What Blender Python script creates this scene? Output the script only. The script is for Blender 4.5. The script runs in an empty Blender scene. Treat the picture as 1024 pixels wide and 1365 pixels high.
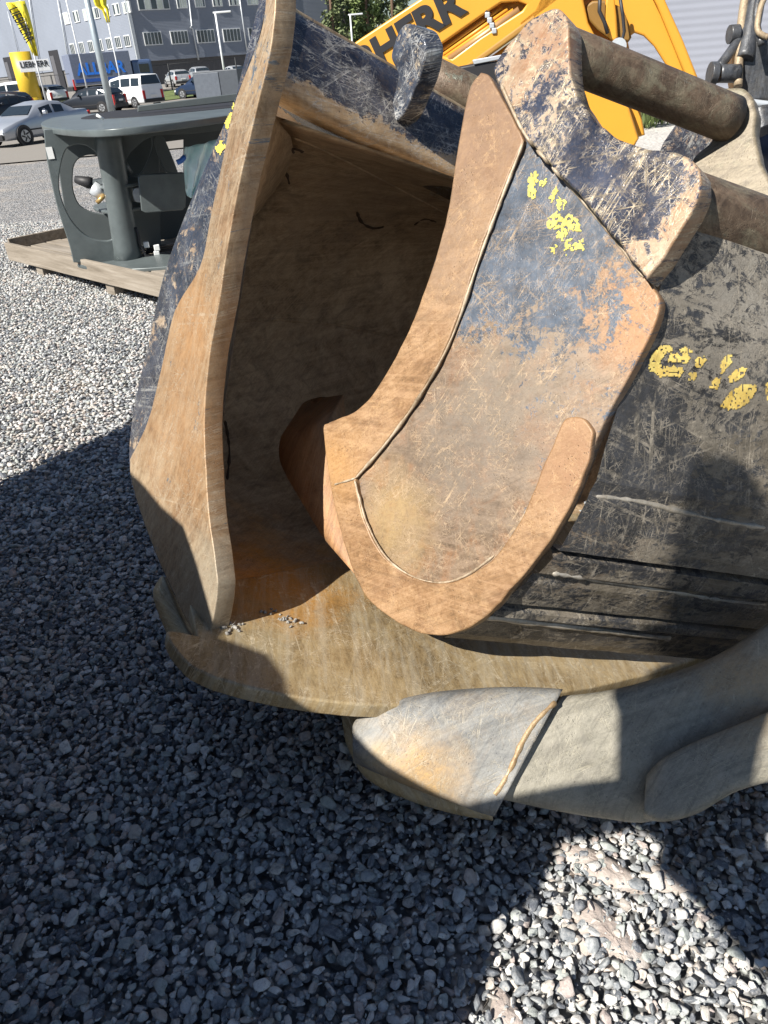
import bpy, bmesh, math, random
import numpy as np
from mathutils import Vector, Matrix, noise
from mathutils.bvhtree import BVHTree
random.seed(7); RNG = np.random.default_rng(7)
S = bpy.context.scene
COL = S.collection
# ------------------------------------------------------------------ camera
FPX, CAMH = 1018.0, 1.6
_dn = Vector((143, -1717.5, -FPX)).normalized()
_Z = -_dn; _f = Vector((0, 0, -1)); _Y = (_f - _f.dot(_Z) * _Z).normalized(); _X = _Y.cross(_Z)
ROT = Matrix((_X, _Y, _Z))                      # camera axes -> world axes
CAM = Vector((0, 0, CAMH))
cd = bpy.data.cameras.new('camera'); cam = bpy.data.objects.new('camera', cd); COL.objects.link(cam)
cam.matrix_world = Matrix.Translation(CAM) @ ROT.to_4x4()
cd.sensor_width = 36; cd.lens = 36 * FPX / 1365; cd.clip_start = .05; cd.clip_end = 2000
S.camera = cam
# ------------------------------------------------------------------ sky and sun
SUN_AZ, SUN_EL = Vector((-.766, -.643, 0)).normalized(), math.radians(45)
SUN = (SUN_AZ * math.cos(SUN_EL) + Vector((0, 0, math.sin(SUN_EL)))).normalized()
w = bpy.data.worlds.new('World'); S.world = w; w.use_nodes = True
nt = w.node_tree; bg = nt.nodes['Background']
sky = nt.nodes.new('ShaderNodeTexSky'); sky.sky_type = 'NISHITA'; sky.sun_disc = False
sky.sun_elevation = SUN_EL; sky.sun_rotation = math.atan2(SUN.x, SUN.y)
sky.altitude = 50; sky.air_density = 1.0; sky.dust_density = .35; sky.ozone_density = 3.0
nt.links.new(sky.outputs[0], bg.inputs[0]); bg.inputs[1].default_value = .045
sl = bpy.data.lights.new('sun', 'SUN'); sl.energy = 5.0; sl.angle = math.radians(.45); sl.color = (1, .95, .87)
so = bpy.data.objects.new('sun', sl); COL.objects.link(so)
so.rotation_euler = SUN.to_track_quat('Z', 'Y').to_euler()
S.view_settings.view_transform = 'Standard'; S.view_settings.look = 'None'
S.view_settings.exposure = .9; S.view_settings.gamma = 1; S.view_settings.use_curve_mapping = False
S.render.engine = 'CYCLES'
# ------------------------------------------------------------------ measuring helpers
def ray(px, py): return ROT @ Vector(((px - 512) / FPX, -(py - 682.5) / FPX, -1))
def P(px, py, z): return CAM + z * ray(px, py)
def onp(px, py, q, n):
    r = ray(px, py); return CAM + r * ((q - CAM).dot(n) / r.dot(n))
def onh(px, py, h=0.):
    r = ray(px, py); return CAM + r * ((h - CAMH) / r.z)
def vdir(px, py): return ray(px, py).normalized()
def ter(y): return 0 if y < 42 else .95 * min(1, (y - 42) / 42) ** 1.3     # the lot rises gently behind the road
# ------------------------------------------------------------------ materials
MATS = {}
class G:                                        # small node-graph writer
    def __init__(s, name):
        s.m = bpy.data.materials.new(name); s.m.use_nodes = True; s.t = s.m.node_tree
        s.b = s.t.nodes['Principled BSDF']; s.out = s.t.nodes['Material Output']
        s.tc = s.t.nodes.new('ShaderNodeTexCoord')
    def n(s, k, **kw):
        x = s.t.nodes.new('ShaderNode' + k)
        for a, v in kw.items(): setattr(x, a, v)
        return x
    def L(s, a, b): s.t.links.new(a, b)
    def obj(s): return s.tc.outputs['Object']
    def mapv(s, src, scale=(1, 1, 1), rot=(0, 0, 0), loc=(0, 0, 0)):
        x = s.n('Mapping'); s.L(src, x.inputs[0]); x.inputs['Scale'].default_value = scale
        x.inputs['Rotation'].default_value = rot; x.inputs['Location'].default_value = loc; return x.outputs[0]
    def noise(s, src, scale, detail=4, rough=.6, dist=0):
        x = s.n('TexNoise'); s.L(src, x.inputs['Vector']); x.inputs['Scale'].default_value = scale
        x.inputs['Detail'].default_value = detail; x.inputs['Roughness'].default_value = rough
        x.inputs['Distortion'].default_value = dist; return x.outputs['Fac']
    def voro(s, src, scale, feat='F1', out='Distance'):
        x = s.n('TexVoronoi', feature=feat); s.L(src, x.inputs['Vector']); x.inputs['Scale'].default_value = scale; return x.outputs[out]
    def ramp(s, src, stops, interp='LINEAR'):
        x = s.n('ValToRGB'); s.L(src, x.inputs[0]); x.color_ramp.interpolation = interp; e = x.color_ramp.elements
        while len(e) < len(stops): e.new(.5)
        for i, (p, c) in enumerate(stops):
            e[i].position = p; e[i].color = (c, c, c, 1) if not hasattr(c, '__len__') else (*c, 1)
        return x.outputs[0]
    def step(s, src, a, b): return s.ramp(src, [(a, 0), (b, 1)] if a < b else [(b, 1), (a, 0)])
    def math(s, op, a, b=None, c=None):
        x = s.n('Math', operation=op); x.use_clamp = False
        for i, v in enumerate((a, b, c)):
            if v is None: continue
            if isinstance(v, (int, float)): x.inputs[i].default_value = v
            else: s.L(v, x.inputs[i])
        return x.outputs[0]
    def mix(s, f, a, b, mode='MIX'):
        x = s.n('Mix', data_type='RGBA', blend_type=mode)
        for i, v in ((0, f), (6, a), (7, b)):
            if isinstance(v, (int, float)): x.inputs[i].default_value = v
            elif isinstance(v, tuple): x.inputs[i].default_value = (*v, 1)
            else: s.L(v, x.inputs[i])
        return x.outputs[2]
    def bump(s, h, strength=.5, dist=.005):
        x = s.n('Bump'); x.inputs['Strength'].default_value = strength; x.inputs['Distance'].default_value = dist
        s.L(h, x.inputs['Height']); s.L(x.outputs[0], s.b.inputs['Normal'])
    def set(s, **kw):
        for k, v in kw.items():
            i = s.b.inputs[k.replace('_', ' ')]
            if isinstance(v, tuple): i.default_value = (*v, 1)
            elif isinstance(v, (int, float)): i.default_value = v
            else: s.L(v, i)
def flat(name, col, rough=.5, metal=0., var=.12, scale=6, **kw):
    if name in MATS: return MATS[name]
    g = G(name); f = g.noise(g.obj(), scale, 5, .65)
    lo = tuple(c * (1 - var) for c in col); hi = tuple(min(1, c * (1 + var)) for c in col)
    g.set(Base_Color=g.ramp(f, [(.3, lo), (.7, hi)]), Roughness=rough, Metallic=metal, **kw)
    MATS[name] = g.m; return g.m
def worn(name, base, alt, paint=None, pamt=.5, pscale=7, pzone=None, scr=(.5, .42, .30), scramt=.5, sfreq=9, zones=(), rough=.58, metal=.25,
         fine=.35, dirt=(.30, .22, .13), dirtamt=.35, uv=True, bumpd=.0016, grain=.9, streak=None, pstretch=(1, 1, 1), pgrad=None, pit=.5, mott=1.):
    """bare, rusted, scratched and partly painted steel. zones: (object-space centre, radius, colour, strength)"""
    g = G(name); o = g.obj(); u = g.tc.outputs['UV'] if uv else o
    big = g.noise(o, 2.6, 4, .6, .4); mid = g.noise(o, 13, 8, .76, .9); m2 = g.noise(o, 46, 6, .78, .6); fin = g.noise(o, 170, 3, .75)
    dk = tuple(c * .50 for c in base); lt = tuple(min(.8, c * 1.22 + .02) for c in alt)
    cm = g.math('ADD', g.math('ADD', g.math('MULTIPLY', big, .34), g.math('MULTIPLY', mid, .40)), g.math('MULTIPLY', m2, .26))
    col = g.ramp(cm, [(.40, dk), (.465, base), (.53, alt), (.60, lt)])
    col = g.mix(g.math('MULTIPLY', g.step(g.noise(o, 10, 8, .70, 1.2), .49, .63), dirtamt), col, dirt)
    br = g.noise(g.mapv(g.mapv(u, rot=(0, 0, grain)), (150, 7, 1)), 1, 5, .7, .15); br2 = g.noise(g.mapv(g.mapv(u, rot=(0, 0, grain + .5)), (60, 2.5, 1)), 1, 6, .72, .4)
    col = g.mix(g.math('MULTIPLY', g.step(br, .52, .64), .30), col, lt); col = g.mix(g.math('MULTIPLY', g.step(br, .48, .36), .40), col, dk)
    col = g.mix(g.math('MULTIPLY', g.step(br2, .52, .62), .38), col, lt); col = g.mix(g.math('MULTIPLY', g.step(br2, .47, .37), .35), col, dk)
    wob = g.n('TexNoise'); g.L(o, wob.inputs['Vector']); wob.inputs['Scale'].default_value = 7; wob.inputs['Detail'].default_value = 6; wob.inputs['Roughness'].default_value = .7
    wv = g.n('VectorMath', operation='SUBTRACT'); g.L(wob.outputs['Color'], wv.inputs[0]); wv.inputs[1].default_value = (.5, .5, .5)
    def zone(c, r_):                            # 1 at the centre, 0 beyond r, with a torn edge
        sc = g.n('VectorMath', operation='SCALE'); g.L(wv.outputs[0], sc.inputs[0]); sc.inputs['Scale'].default_value = r_ * 1.5
        ad = g.n('VectorMath', operation='ADD'); g.L(o, ad.inputs[0]); g.L(sc.outputs[0], ad.inputs[1])
        d = g.n('VectorMath', operation='DISTANCE'); g.L(ad.outputs[0], d.inputs[0]); d.inputs[1].default_value = tuple(c)
        return g.step(g.math('DIVIDE', d.outputs['Value'], r_ * 2), .52, .16)
    for c, r_, zc, st in zones:
        k = g.math('MULTIPLY', zone(c, r_), g.math('MULTIPLY', g.ramp(m2, [(.35, .55), (.6, 1)]), st))
        col = g.mix(k, col, zc)
    if streak:                                  # long smears of wear along one direction of the plate
        ang, sc_, ccol, amt = streak
        st = g.noise(g.mapv(g.mapv(u, rot=(0, 0, ang)), (sc_, sc_ * .06, 1)), 1, 7, .72, .3)
        col = g.mix(g.math('MULTIPLY', g.step(st, .48, .60), amt), col, ccol)
        col = g.mix(g.math('MULTIPLY', g.step(st, .46, .36), amt * .8), col, dk)
    pmask = None
    if paint:
        pn = g.noise(g.mapv(u, pstretch), pscale, 10, .78, .6); pn2 = g.noise(u, pscale * 5, 6, .78, 1.0)
        pm = g.math('ADD', g.math('MULTIPLY', pn, .60), g.math('MULTIPLY', pn2, .40))
        pm = g.math('ADD', g.math('MULTIPLY', g.math('SUBTRACT', pm, .5), 1.7), .5)
        for c, r_, st in (pzone or ()): pm = g.math('ADD', pm, g.math('MULTIPLY', zone(c, r_), st * 1.6))
        if pgrad:
            ax, v0, v1, st = pgrad; sp = g.n('SeparateXYZ'); g.L(u, sp.inputs[0])
            k = g.n('MapRange'); g.L(sp.outputs[ax], k.inputs[0]); k.inputs[1].default_value = v0; k.inputs[2].default_value = v1
            pm = g.math('ADD', pm, g.math('MULTIPLY', g.math('SUBTRACT', k.outputs[0], .5), st))
        pmask = g.step(pm, 1 - pamt - .02, 1 - pamt + .035)
        shade = g.mix(g.step(g.noise(o, 9, 6, .75), .38, .64), paint, tuple(c * 2.3 + .016 for c in paint))
        shade = g.mix(g.math('MULTIPLY', g.step(m2, .5, .7), .22), shade, tuple(c * .6 for c in alt))
        col = g.mix(pmask, col, shade)
    sc_tot = None                               # crossing thin scratches, deep and shallow
    for i, (a, f_, th) in enumerate(((.35, 1., .0), (.75, 1.5, .01), (1.35, .8, .0), (2.1, 1.3, .012), (2.75, .9, .01), (.1, 2.1, .02))):
        v = g.mapv(g.mapv(u, rot=(0, 0, a), loc=(i * 3.1, i, i * .7)), (sfreq * f_ * 11, sfreq * f_ * .33, 1))
        nn = g.noise(v, 1, 4, .62, 1.1)
        k = g.step(nn, .630 + th - .05 * scramt, .665 + th - .05 * scramt)
        sc_tot = k if sc_tot is None else g.math('MAXIMUM', sc_tot, g.math('MULTIPLY', k, 1 - i * .09))
    for i, (sc2, wd) in enumerate(((9, .005), (17, .006), (30, .007))):   # curly hairline scribbles
        nn = g.noise(g.mapv(u, (1, 1 + .5 * i, 1), (0, 0, i * 1.1)), sc2 * sfreq / 9, 3, .55, 2.2 - .4 * i)
        k = g.step(g.math('ABSOLUTE', g.math('SUBTRACT', nn, .5)), wd * 2, wd)
        sc_tot = g.math('MAXIMUM', sc_tot, g.math('MULTIPLY', k, .75))
    brk = g.step(g.noise(o, 12, 6, .75), .42, .56)
    smask = g.math('MULTIPLY', g.math('MULTIPLY', sc_tot, brk), min(1, scramt * 1.15))
    col = g.mix(smask, col, g.mix(g.step(m2, .45, .55), tuple(min(.8, c * 1.15) for c in scr), tuple(c * .5 for c in scr)))
    vp_ = g.voro(o, 130); pits = g.math('MULTIPLY', g.step(vp_, .26, .12), g.step(g.noise(o, 16, 4, .7), .5, .62))
    col = g.mix(g.math('MULTIPLY', pits, pit), col, tuple(c * .4 for c in base))
    col = g.mix(g.math('MULTIPLY', g.step(fin, .46, .70), fine * .6), col, dk)
    r = g.math('SUBTRACT', g.math('ADD', g.math('MULTIPLY', cm, .6), rough - .38), g.math('MULTIPLY', smask, .12))
    if pmask is not None: r = g.math('SUBTRACT', r, g.math('MULTIPLY', pmask, .16))
    g.set(Base_Color=col, Roughness=r, Metallic=metal)
    h = g.math('ADD', g.math('MULTIPLY', mid, .7), g.math('MULTIPLY', fin, .12)); h = g.math('ADD', h, g.math('MULTIPLY', br, .22))
    h = g.math('SUBTRACT', h, g.math('MULTIPLY', g.math('MULTIPLY', sc_tot, brk), .16))
    h = g.math('SUBTRACT', h, g.math('MULTIPLY', pits, .35))
    h = g.math('ADD', h, g.math('MULTIPLY', m2, .22))
    if pmask is not None: h = g.math('ADD', h, g.math('MULTIPLY', pmask, .18))
    g.bump(h, .7, bumpd)
    MATS[name] = g.m; return g.m
# ------------------------------------------------------------------ object helpers
def tag(o, label=None, cat=None, group=None, kind=None):
    if label: o['label'] = label
    if cat: o['category'] = cat
    if group: o['group'] = group
    if kind: o['kind'] = kind
    return o
def empty(name, loc, label=None, cat=None, group=None, rz=0):
    o = bpy.data.objects.new(name, None); o.location = loc; o.rotation_euler[2] = rz; o.empty_display_size = .2; COL.objects.link(o)
    return tag(o, label, cat, group)
def link(name, me, mat, parent=None, world=True):
    """link a mesh given in world coordinates (or in the parent's own frame with world=False)"""
    if mat is not None:
        me.materials.clear(); me.materials.append(mat)
    o = bpy.data.objects.new(name, me); COL.objects.link(o)
    if parent is not None:
        o.parent = parent
        if world:
            off = Vector((0, 0, 0)); p = parent
            while p is not None: off += p.location; p = p.parent
            me.transform(Matrix.Translation(-off))
    return o
def mesh(vs, fs, smooth=False):
    me = bpy.data.meshes.new('m'); me.from_pydata([tuple(v) for v in vs], [], fs); me.update()
    if smooth: me.shade_smooth()
    return me
def uv_from(me, q, e1, e2):
    uvl = me.uv_layers.new(name='UVMap'); q = Vector(q)
    for lp in me.loops:
        d = me.vertices[lp.vertex_index].co - q; uvl.data[lp.index].uv = (d.dot(e1), d.dot(e2))
def spline(pts, closed=False, n=6, k=.5):
    """Catmull-Rom through 2D/3D points; a point given with a trailing 'c' is a hard corner"""
    P_, hard = [], []
    for p in pts:
        hard.append(p[-1] == 'c'); P_.append(Vector([float(v) for v in (p[:-1] if p[-1] == 'c' else p)] + ([0] if len([v for v in p if v != 'c']) == 2 else [])))
    N = len(P_); out = []
    for i in range(N if closed else N - 1):
        a, b = P_[i], P_[(i + 1) % N]
        pa = P_[i - 1] if (closed or i > 0) else a; nb = P_[(i + 2) % N] if (closed or i + 2 < N) else b
        ta = Vector() if hard[i] else (b - pa) * k; tb = Vector() if hard[(i + 1) % N] else (nb - a) * k
        if hard[i]: ta = (b - a) * .9
        if hard[(i + 1) % N]: tb = (b - a) * .9
        for j in range(n):
            t = j / n; h1 = 2*t**3 - 3*t*t + 1; h2 = t**3 - 2*t*t + t; h3 = -2*t**3 + 3*t*t; h4 = t**3 - t*t
            out.append(a * h1 + ta * h2 + b * h3 + tb * h4)
    if not closed: out.append(P_[-1])
    return out
class Frame:                                    # a plane in the place: origin, right, up, outward normal
    def __init__(s, q, n, up=Vector((0, 0, 1))):
        s.q = Vector(q); s.n = Vector(n).normalized(); s.e2 = (up - up.dot(s.n) * s.n).normalized(); s.e1 = s.e2.cross(s.n)
    def loc(s, v): d = v - s.q; return (d.dot(s.e1), d.dot(s.e2))
    def px(s, x, y): return s.loc(onp(x, y, s.q, s.n))
    def w(s, a, b, c=0.): return s.q + a * s.e1 + b * s.e2 + c * s.n
    def off(s, d): return Frame(s.q + d * s.n, s.n, s.e2)
def plate_mesh(F, outer, thick, bevel=.004, holes=(), wob=0., seed=0, res=2):
    """flat plate of real thickness, its front face on frame F, going back along -n; outlines in frame coordinates"""
    cu = bpy.data.curves.new('c', 'CURVE'); cu.dimensions = '2D'; cu.fill_mode = 'BOTH'
    cu.extrude = max(thick / 2 - bevel, .0005); cu.bevel_depth = bevel; cu.bevel_resolution = res; cu.offset = -bevel
    for ring in [outer, *holes]:
        sp = cu.splines.new('POLY'); sp.points.add(len(ring) - 1)
        for i, p in enumerate(ring):
            x, y = p[0], p[1]
            if wob:
                x += wob * noise.noise(Vector((x * 28, y * 28, seed))); y += wob * noise.noise(Vector((x * 28, y * 28, seed + 9)))
            sp.points[i].co = (x, y, 0, 1)
        sp.use_cyclic_u = True
    ob = bpy.data.objects.new('tmp', cu); me = bpy.data.meshes.new_from_object(ob)
    bpy.data.objects.remove(ob); bpy.data.curves.remove(cu)
    uvl = me.uv_layers.active or me.uv_layers.new(name='UVMap')
    for lp in me.loops: c = me.vertices[lp.vertex_index].co; uvl.data[lp.index].uv = (c.x, c.y + .35 * c.z)
    M = Matrix((( F.e1.x, F.e2.x, F.n.x, 0), (F.e1.y, F.e2.y, F.n.y, 0), (F.e1.z, F.e2.z, F.n.z, 0), (0, 0, 0, 1)))
    me.transform(Matrix.Translation(F.q) @ M @ Matrix.Translation((0, 0, -thick / 2)))
    me.shade_smooth(); me.set_sharp_from_angle(angle=math.radians(38))
    return me
def dense(ring, step=.02):
    out = []
    for i, a in enumerate(ring):
        b = ring[(i + 1) % len(ring)]; a2, b2 = Vector(a[:2]), Vector(b[:2]); k = max(1, int((b2 - a2).length / step))
        for j in range(k): out.append(tuple(a2.lerp(b2, j / k)))
    return out
def pxplate(name, F, pts, thick, mat, parent, bevel=.004, holes=(), wob=0., n=6, curved=True):
    conv = lambda ps: [F.px(v.x, v.y) for v in (spline(ps, True, n) if curved else [Vector((p[0], p[1], 0)) for p in ps])]
    r = dense(conv(pts), .012) if wob else conv(pts)
    return link(name, plate_mesh(F, r, thick, bevel, [conv(h) for h in holes], wob, hash(name) % 50), mat, parent)
def tube_mesh(path, r, seg=10, cap=True):
    path = [Vector(p) for p in path]; vs, fs = [], []; rr = r if hasattr(r, '__len__') else [r] * len(path)
    up = None
    for i, p in enumerate(path):
        d = (path[min(i + 1, len(path) - 1)] - path[max(i - 1, 0)]).normalized()
        if up is None: up = d.orthogonal().normalized()
        up = (up - up.dot(d) * d).normalized(); s = d.cross(up)
        for k in range(seg):
            a = 2 * math.pi * k / seg; vs.append(p + rr[i] * (math.cos(a) * up + math.sin(a) * s))
    for i in range(len(path) - 1):
        for k in range(seg):
            k2 = (k + 1) % seg; fs.append((i*seg+k, i*seg+k2, (i+1)*seg+k2, (i+1)*seg+k))
    if cap: fs.append(tuple(reversed(range(seg)))); fs.append(tuple((len(path)-1)*seg + k for k in range(seg)))
    me = mesh(vs, fs)
    for p in me.polygons: p.use_smooth = len(p.vertices) == 4
    return me
def box_mesh(sx, sy, sz, bevel=0., base=True):
    bm = bmesh.new(); bmesh.ops.create_cube(bm, size=1)
    for v in bm.verts: v.co = Vector((v.co.x * sx, v.co.y * sy, (v.co.z + (.5 if base else 0)) * sz))
    if bevel: bmesh.ops.bevel(bm, geom=bm.edges[:], offset=bevel, segments=2, affect='EDGES', profile=.6)
    me = bpy.data.meshes.new('m'); bm.to_mesh(me); bm.free(); return me
def xf(me, loc=(0, 0, 0), rz=0., rx=0., ry=0.):
    me.transform(Matrix.Translation(loc) @ Matrix.Rotation(rz, 4, 'Z') @ Matrix.Rotation(ry, 4, 'Y') @ Matrix.Rotation(rx, 4, 'X')); return me
def join(meshes):
    bm = bmesh.new()
    for m in meshes: bm.from_mesh(m)
    me = bpy.data.meshes.new('m'); bm.to_mesh(me); bm.free(); return me
def text_mesh(txt, size, thick=.01, bold=.02, shear=0., align='CENTER', sx=1.):
    cu = bpy.data.curves.new('t', 'FONT'); cu.body = txt; cu.size = size; cu.extrude = thick / 2; cu.offset = bold * size
    cu.shear = shear; cu.align_x = align; cu.align_y = 'CENTER'
    ob = bpy.data.objects.new('tmp', cu); me = bpy.data.meshes.new_from_object(ob)
    bpy.data.objects.remove(ob); bpy.data.curves.remove(cu); me.transform(Matrix.Scale(sx, 4, (1, 0, 0))); return me
def on_frame(me, F, a=0., b=0., c=0., rot=0.):
    M = Matrix(((F.e1.x, F.e2.x, F.n.x, 0), (F.e1.y, F.e2.y, F.n.y, 0), (F.e1.z, F.e2.z, F.n.z, 0), (0, 0, 0, 1)))
    me.transform(Matrix.Translation(F.q) @ M @ Matrix.Translation((a, b, c)) @ Matrix.Rotation(rot, 4, 'Z')); return me
def grid_mesh(rows, smooth=True, flip=False, uvq=None):
    n = len(rows[0]); vs = [v for r in rows for v in r]; fs = []
    for i in range(len(rows) - 1):
        for j in range(n - 1):
            f = (i*n+j, i*n+j+1, (i+1)*n+j+1, (i+1)*n+j); fs.append(f[::-1] if flip else f)
    me = mesh(vs, fs, smooth)
    uvl = me.uv_layers.new(name='UVMap')
    vl = [0.]; 
    for i in range(1, len(rows)): vl.append(vl[-1] + (Vector(rows[i][n // 2]) - Vector(rows[i-1][n // 2])).length)
    ul = [0.]
    for j in range(1, n): ul.append(ul[-1] + (Vector(rows[0][j]) - Vector(rows[0][j-1])).length)
    for lp in me.loops: k = lp.vertex_index; uvl.data[lp.index].uv = (ul[k % n], vl[k // n])
    return me
def thicken(me, vec):
    """give an open sheet a real thickness along a vector"""
    bm = bmesh.new(); bm.from_mesh(me)
    r = bmesh.ops.extrude_face_region(bm, geom=bm.faces[:])
    for v in [e for e in r['geom'] if isinstance(e, bmesh.types.BMVert)]: v.co += vec
    me2 = bpy.data.meshes.new('m'); bm.to_mesh(me2); bm.free(); return me2
def bvh_of(*objs):
    vs, fs = [], []
    bpy.context.view_layer.update()
    for o in objs:
        k = len(vs); M = o.matrix_world; vs += [M @ v.co for v in o.data.vertices]; fs += [tuple(i + k for i in p.vertices) for p in o.data.polygons]
    return BVHTree.FromPolygons(vs, fs)
def cast(B, px, py):
    h = B.ray_cast(CAM, ray(px, py).normalized())
    return (h[0], h[1] if h[1].dot(ray(px, py)) < 0 else -h[1]) if h[0] is not None else (None, None)
def bead(name, B, pts, r, mat, parent, wob=.3, n=8, sink=.3):
    """a weld bead or raised line lying on a surface"""
    path, rr = [], []
    for i, v in enumerate(spline(pts, False, n)):
        p, nn = cast(B, v.x, v.y)
        if p is None: continue
        path.append(p + nn * r * sink); rr.append(r * (1 + wob * noise.noise(p * 60)))
    if len(path) < 2: return None
    rr[0] *= .2; rr[-1] *= .2
    return link(name, tube_mesh(path, rr, 8), mat, parent)
def decal(name, B, polys, mat, parent, off=.0015, step=5, jag=2.2, keep=.34):
    """thin paint film: 2D shapes laid on a surface, with ragged edges"""
    vs, fs = [], []
    for poly in polys:
        xs = [p[0] for p in poly]; ys = [p[1] for p in poly]; ring = [Vector((p[0], p[1])) for p in poly]
        def inside(x, y):
            c = False; j = len(ring) - 1
            for i in range(len(ring)):
                a, b = ring[i], ring[j]
                if (a.y > y) != (b.y > y) and x < (b.x - a.x) * (y - a.y) / (b.y - a.y) + a.x: c = not c
                j = i
            return c
        st = step; nx = int((max(xs) - min(xs)) / st) + 2; ny = int((max(ys) - min(ys)) / st) + 2; idx = {}
        def vert(i, j):
            if (i, j) not in idx:
                x = min(xs) + i * st; y = min(ys) + j * st
                p, nn = cast(B, x, y)
                if p is None: idx[(i, j)] = None
                else: idx[(i, j)] = len(vs); vs.append(p + nn * off)
            return idx[(i, j)]
        for i in range(nx):
            for j in range(ny):
                x = min(xs) + (i + .5) * st; y = min(ys) + (j + .5) * st
                k = noise.noise(Vector((x * .23, y * .23, 3))) * jag
                if inside(x + k, y - k) and noise.noise(Vector((x * .33, y * .19, 8))) < keep:
                    q = [vert(i, j), vert(i, j+1), vert(i+1, j+1), vert(i+1, j)]
                    if None not in q: fs.append(tuple(q))
    o = link(name, mesh(vs, fs), mat, parent); o['kind'] = 'stuff'; return o
# ------------------------------------------------------------------ ground
def ground_mat():
    g = G('gravel_ground'); o = g.obj()
    c = g.voro(o, 42, 'F1', 'Color'); v = g.n('SeparateColor'); g.L(c, v.inputs[0])
    d = g.voro(o, 42, 'F1', 'Distance'); c2 = g.voro(o, 14, 'F1', 'Color'); v2 = g.n('SeparateColor'); g.L(c2, v2.inputs[0])
    st = g.ramp(v.outputs[0], [(0, (.16, .165, .18)), (.25, (.30, .305, .32)), (.5, (.44, .44, .435)), (.75, (.58, .565, .54)), (.9, (.52, .44, .38)), (1, (.68, .67, .65))])
    col = g.mix(g.step(d, .35, .62), st, (.10, .10, .10))
    col = g.mix(g.math('MULTIPLY', g.step(g.noise(o, .8, 5, .65), .52, .66), .45), col, (.42, .36, .29))
    g.set(Base_Color=col, Roughness=.9); g.bump(g.math('SUBTRACT', 1, d), 1, .02); return g.m
def sheet(name, corners, z, mat, nx=1, ny=1, amp=0.):
    """ground sheet whose height follows the rise of the lot"""
    a, b, c, d = [Vector((*p, 0)) for p in corners]; rows = []
    for j in range(ny + 1):
        r = []
        for i in range(nx + 1):
            p = a.lerp(b, i / nx).lerp(d.lerp(c, i / nx), j / ny); r.append(Vector((p.x, p.y, z + ter(p.y) + amp * noise.noise(p * .7))))
        rows.append(r)
    o = link(name, grid_mesh(rows, True), mat); o['kind'] = 'structure'; return o
GM = ground_mat()
sheet('ground', [(-500, -40), (500, -40), (500, 900), (-500, 900)], -.02, GM, 2, 470)
def asphalt():
    g = G('asphalt'); o = g.obj(); f = g.noise(o, 40, 4, .7); b = g.noise(o, .5, 5, .6)
    col = g.mix(b, g.ramp(f, [(.3, (.17, .155, .14)), (.7, (.25, .235, .21))]), (.22, .20, .175))
    g.set(Base_Color=col, Roughness=.9); g.bump(f, .4, .004); return g.m
# ------------------------------------------------------------------ loose gravel (stones with real shape, instanced)
def stone_mat():
    g = G('stone'); oi = g.n('ObjectInfo'); o = g.obj()
    r = oi.outputs['Random']
    base = g.ramp(r, [(0, (.11, .125, .15)), (.13, (.20, .22, .24)), (.26, (.31, .33, .34)), (.40, (.50, .51, .51)), (.52, (.37, .40, .38)), (.63, (.63, .61, .58)),
                      (.74, (.74, .72, .68)), (.83, (.47, .42, .37)), (.90, (.43, .36, .33)), (.95, (.56, .52, .46)), (1, (.68, .67, .64))], 'CONSTANT')
    rv = g.n('CombineXYZ'); g.L(g.math('MULTIPLY', r, 37), rv.inputs[0]); ad = g.n('VectorMath', operation='ADD'); g.L(o, ad.inputs[0]); g.L(rv.outputs[0], ad.inputs[1])
    f = g.noise(ad.outputs[0], 3.2, 6, .75); v = g.voro(ad.outputs[0], 9)
    col = g.mix(g.math('MULTIPLY', g.step(f, .45, .62), .35), base, (.62, .60, .57))
    col = g.mix(g.math('MULTIPLY', g.step(f, .48, .36), .45), col, (.10, .10, .105))
    col = g.mix(g.math('MULTIPLY', g.step(v, .25, .1), .25), col, (.12, .11, .11))
    g.set(Base_Color=col, Roughness=.82); g.bump(f, .35, .05); return g.m
STM = stone_mat()
def stone_mesh(seed, flat_=.72):
    r = np.random.default_rng(seed); bm = bmesh.new()
    for _ in range(15):
        v = r.normal(size=3); v /= np.linalg.norm(v); v = v * np.array((1, .78, flat_)) * (.86 + .2 * r.random()); bm.verts.new(tuple(v * .5))
    bmesh.ops.convex_hull(bm, input=bm.verts[:]); bmesh.ops.delete(bm, geom=[v for v in bm.verts if not v.link_faces], context='VERTS')
    bmesh.ops.dissolve_limit(bm, angle_limit=.22, verts=bm.verts[:], edges=bm.edges[:])
    bmesh.ops.bevel(bm, geom=bm.edges[:], offset=.055, segments=2, affect='EDGES', profile=.6)
    me = bpy.data.meshes.new('pebble'); bm.to_mesh(me); bm.free(); me.materials.append(STM); me.shade_smooth(); return me
scol = bpy.data.collections.new('pebbles')
for i in range(12): scol.objects.link(bpy.data.objects.new('pebble', stone_mesh(i + 40, .55 + .05 * (i % 6))))
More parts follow.
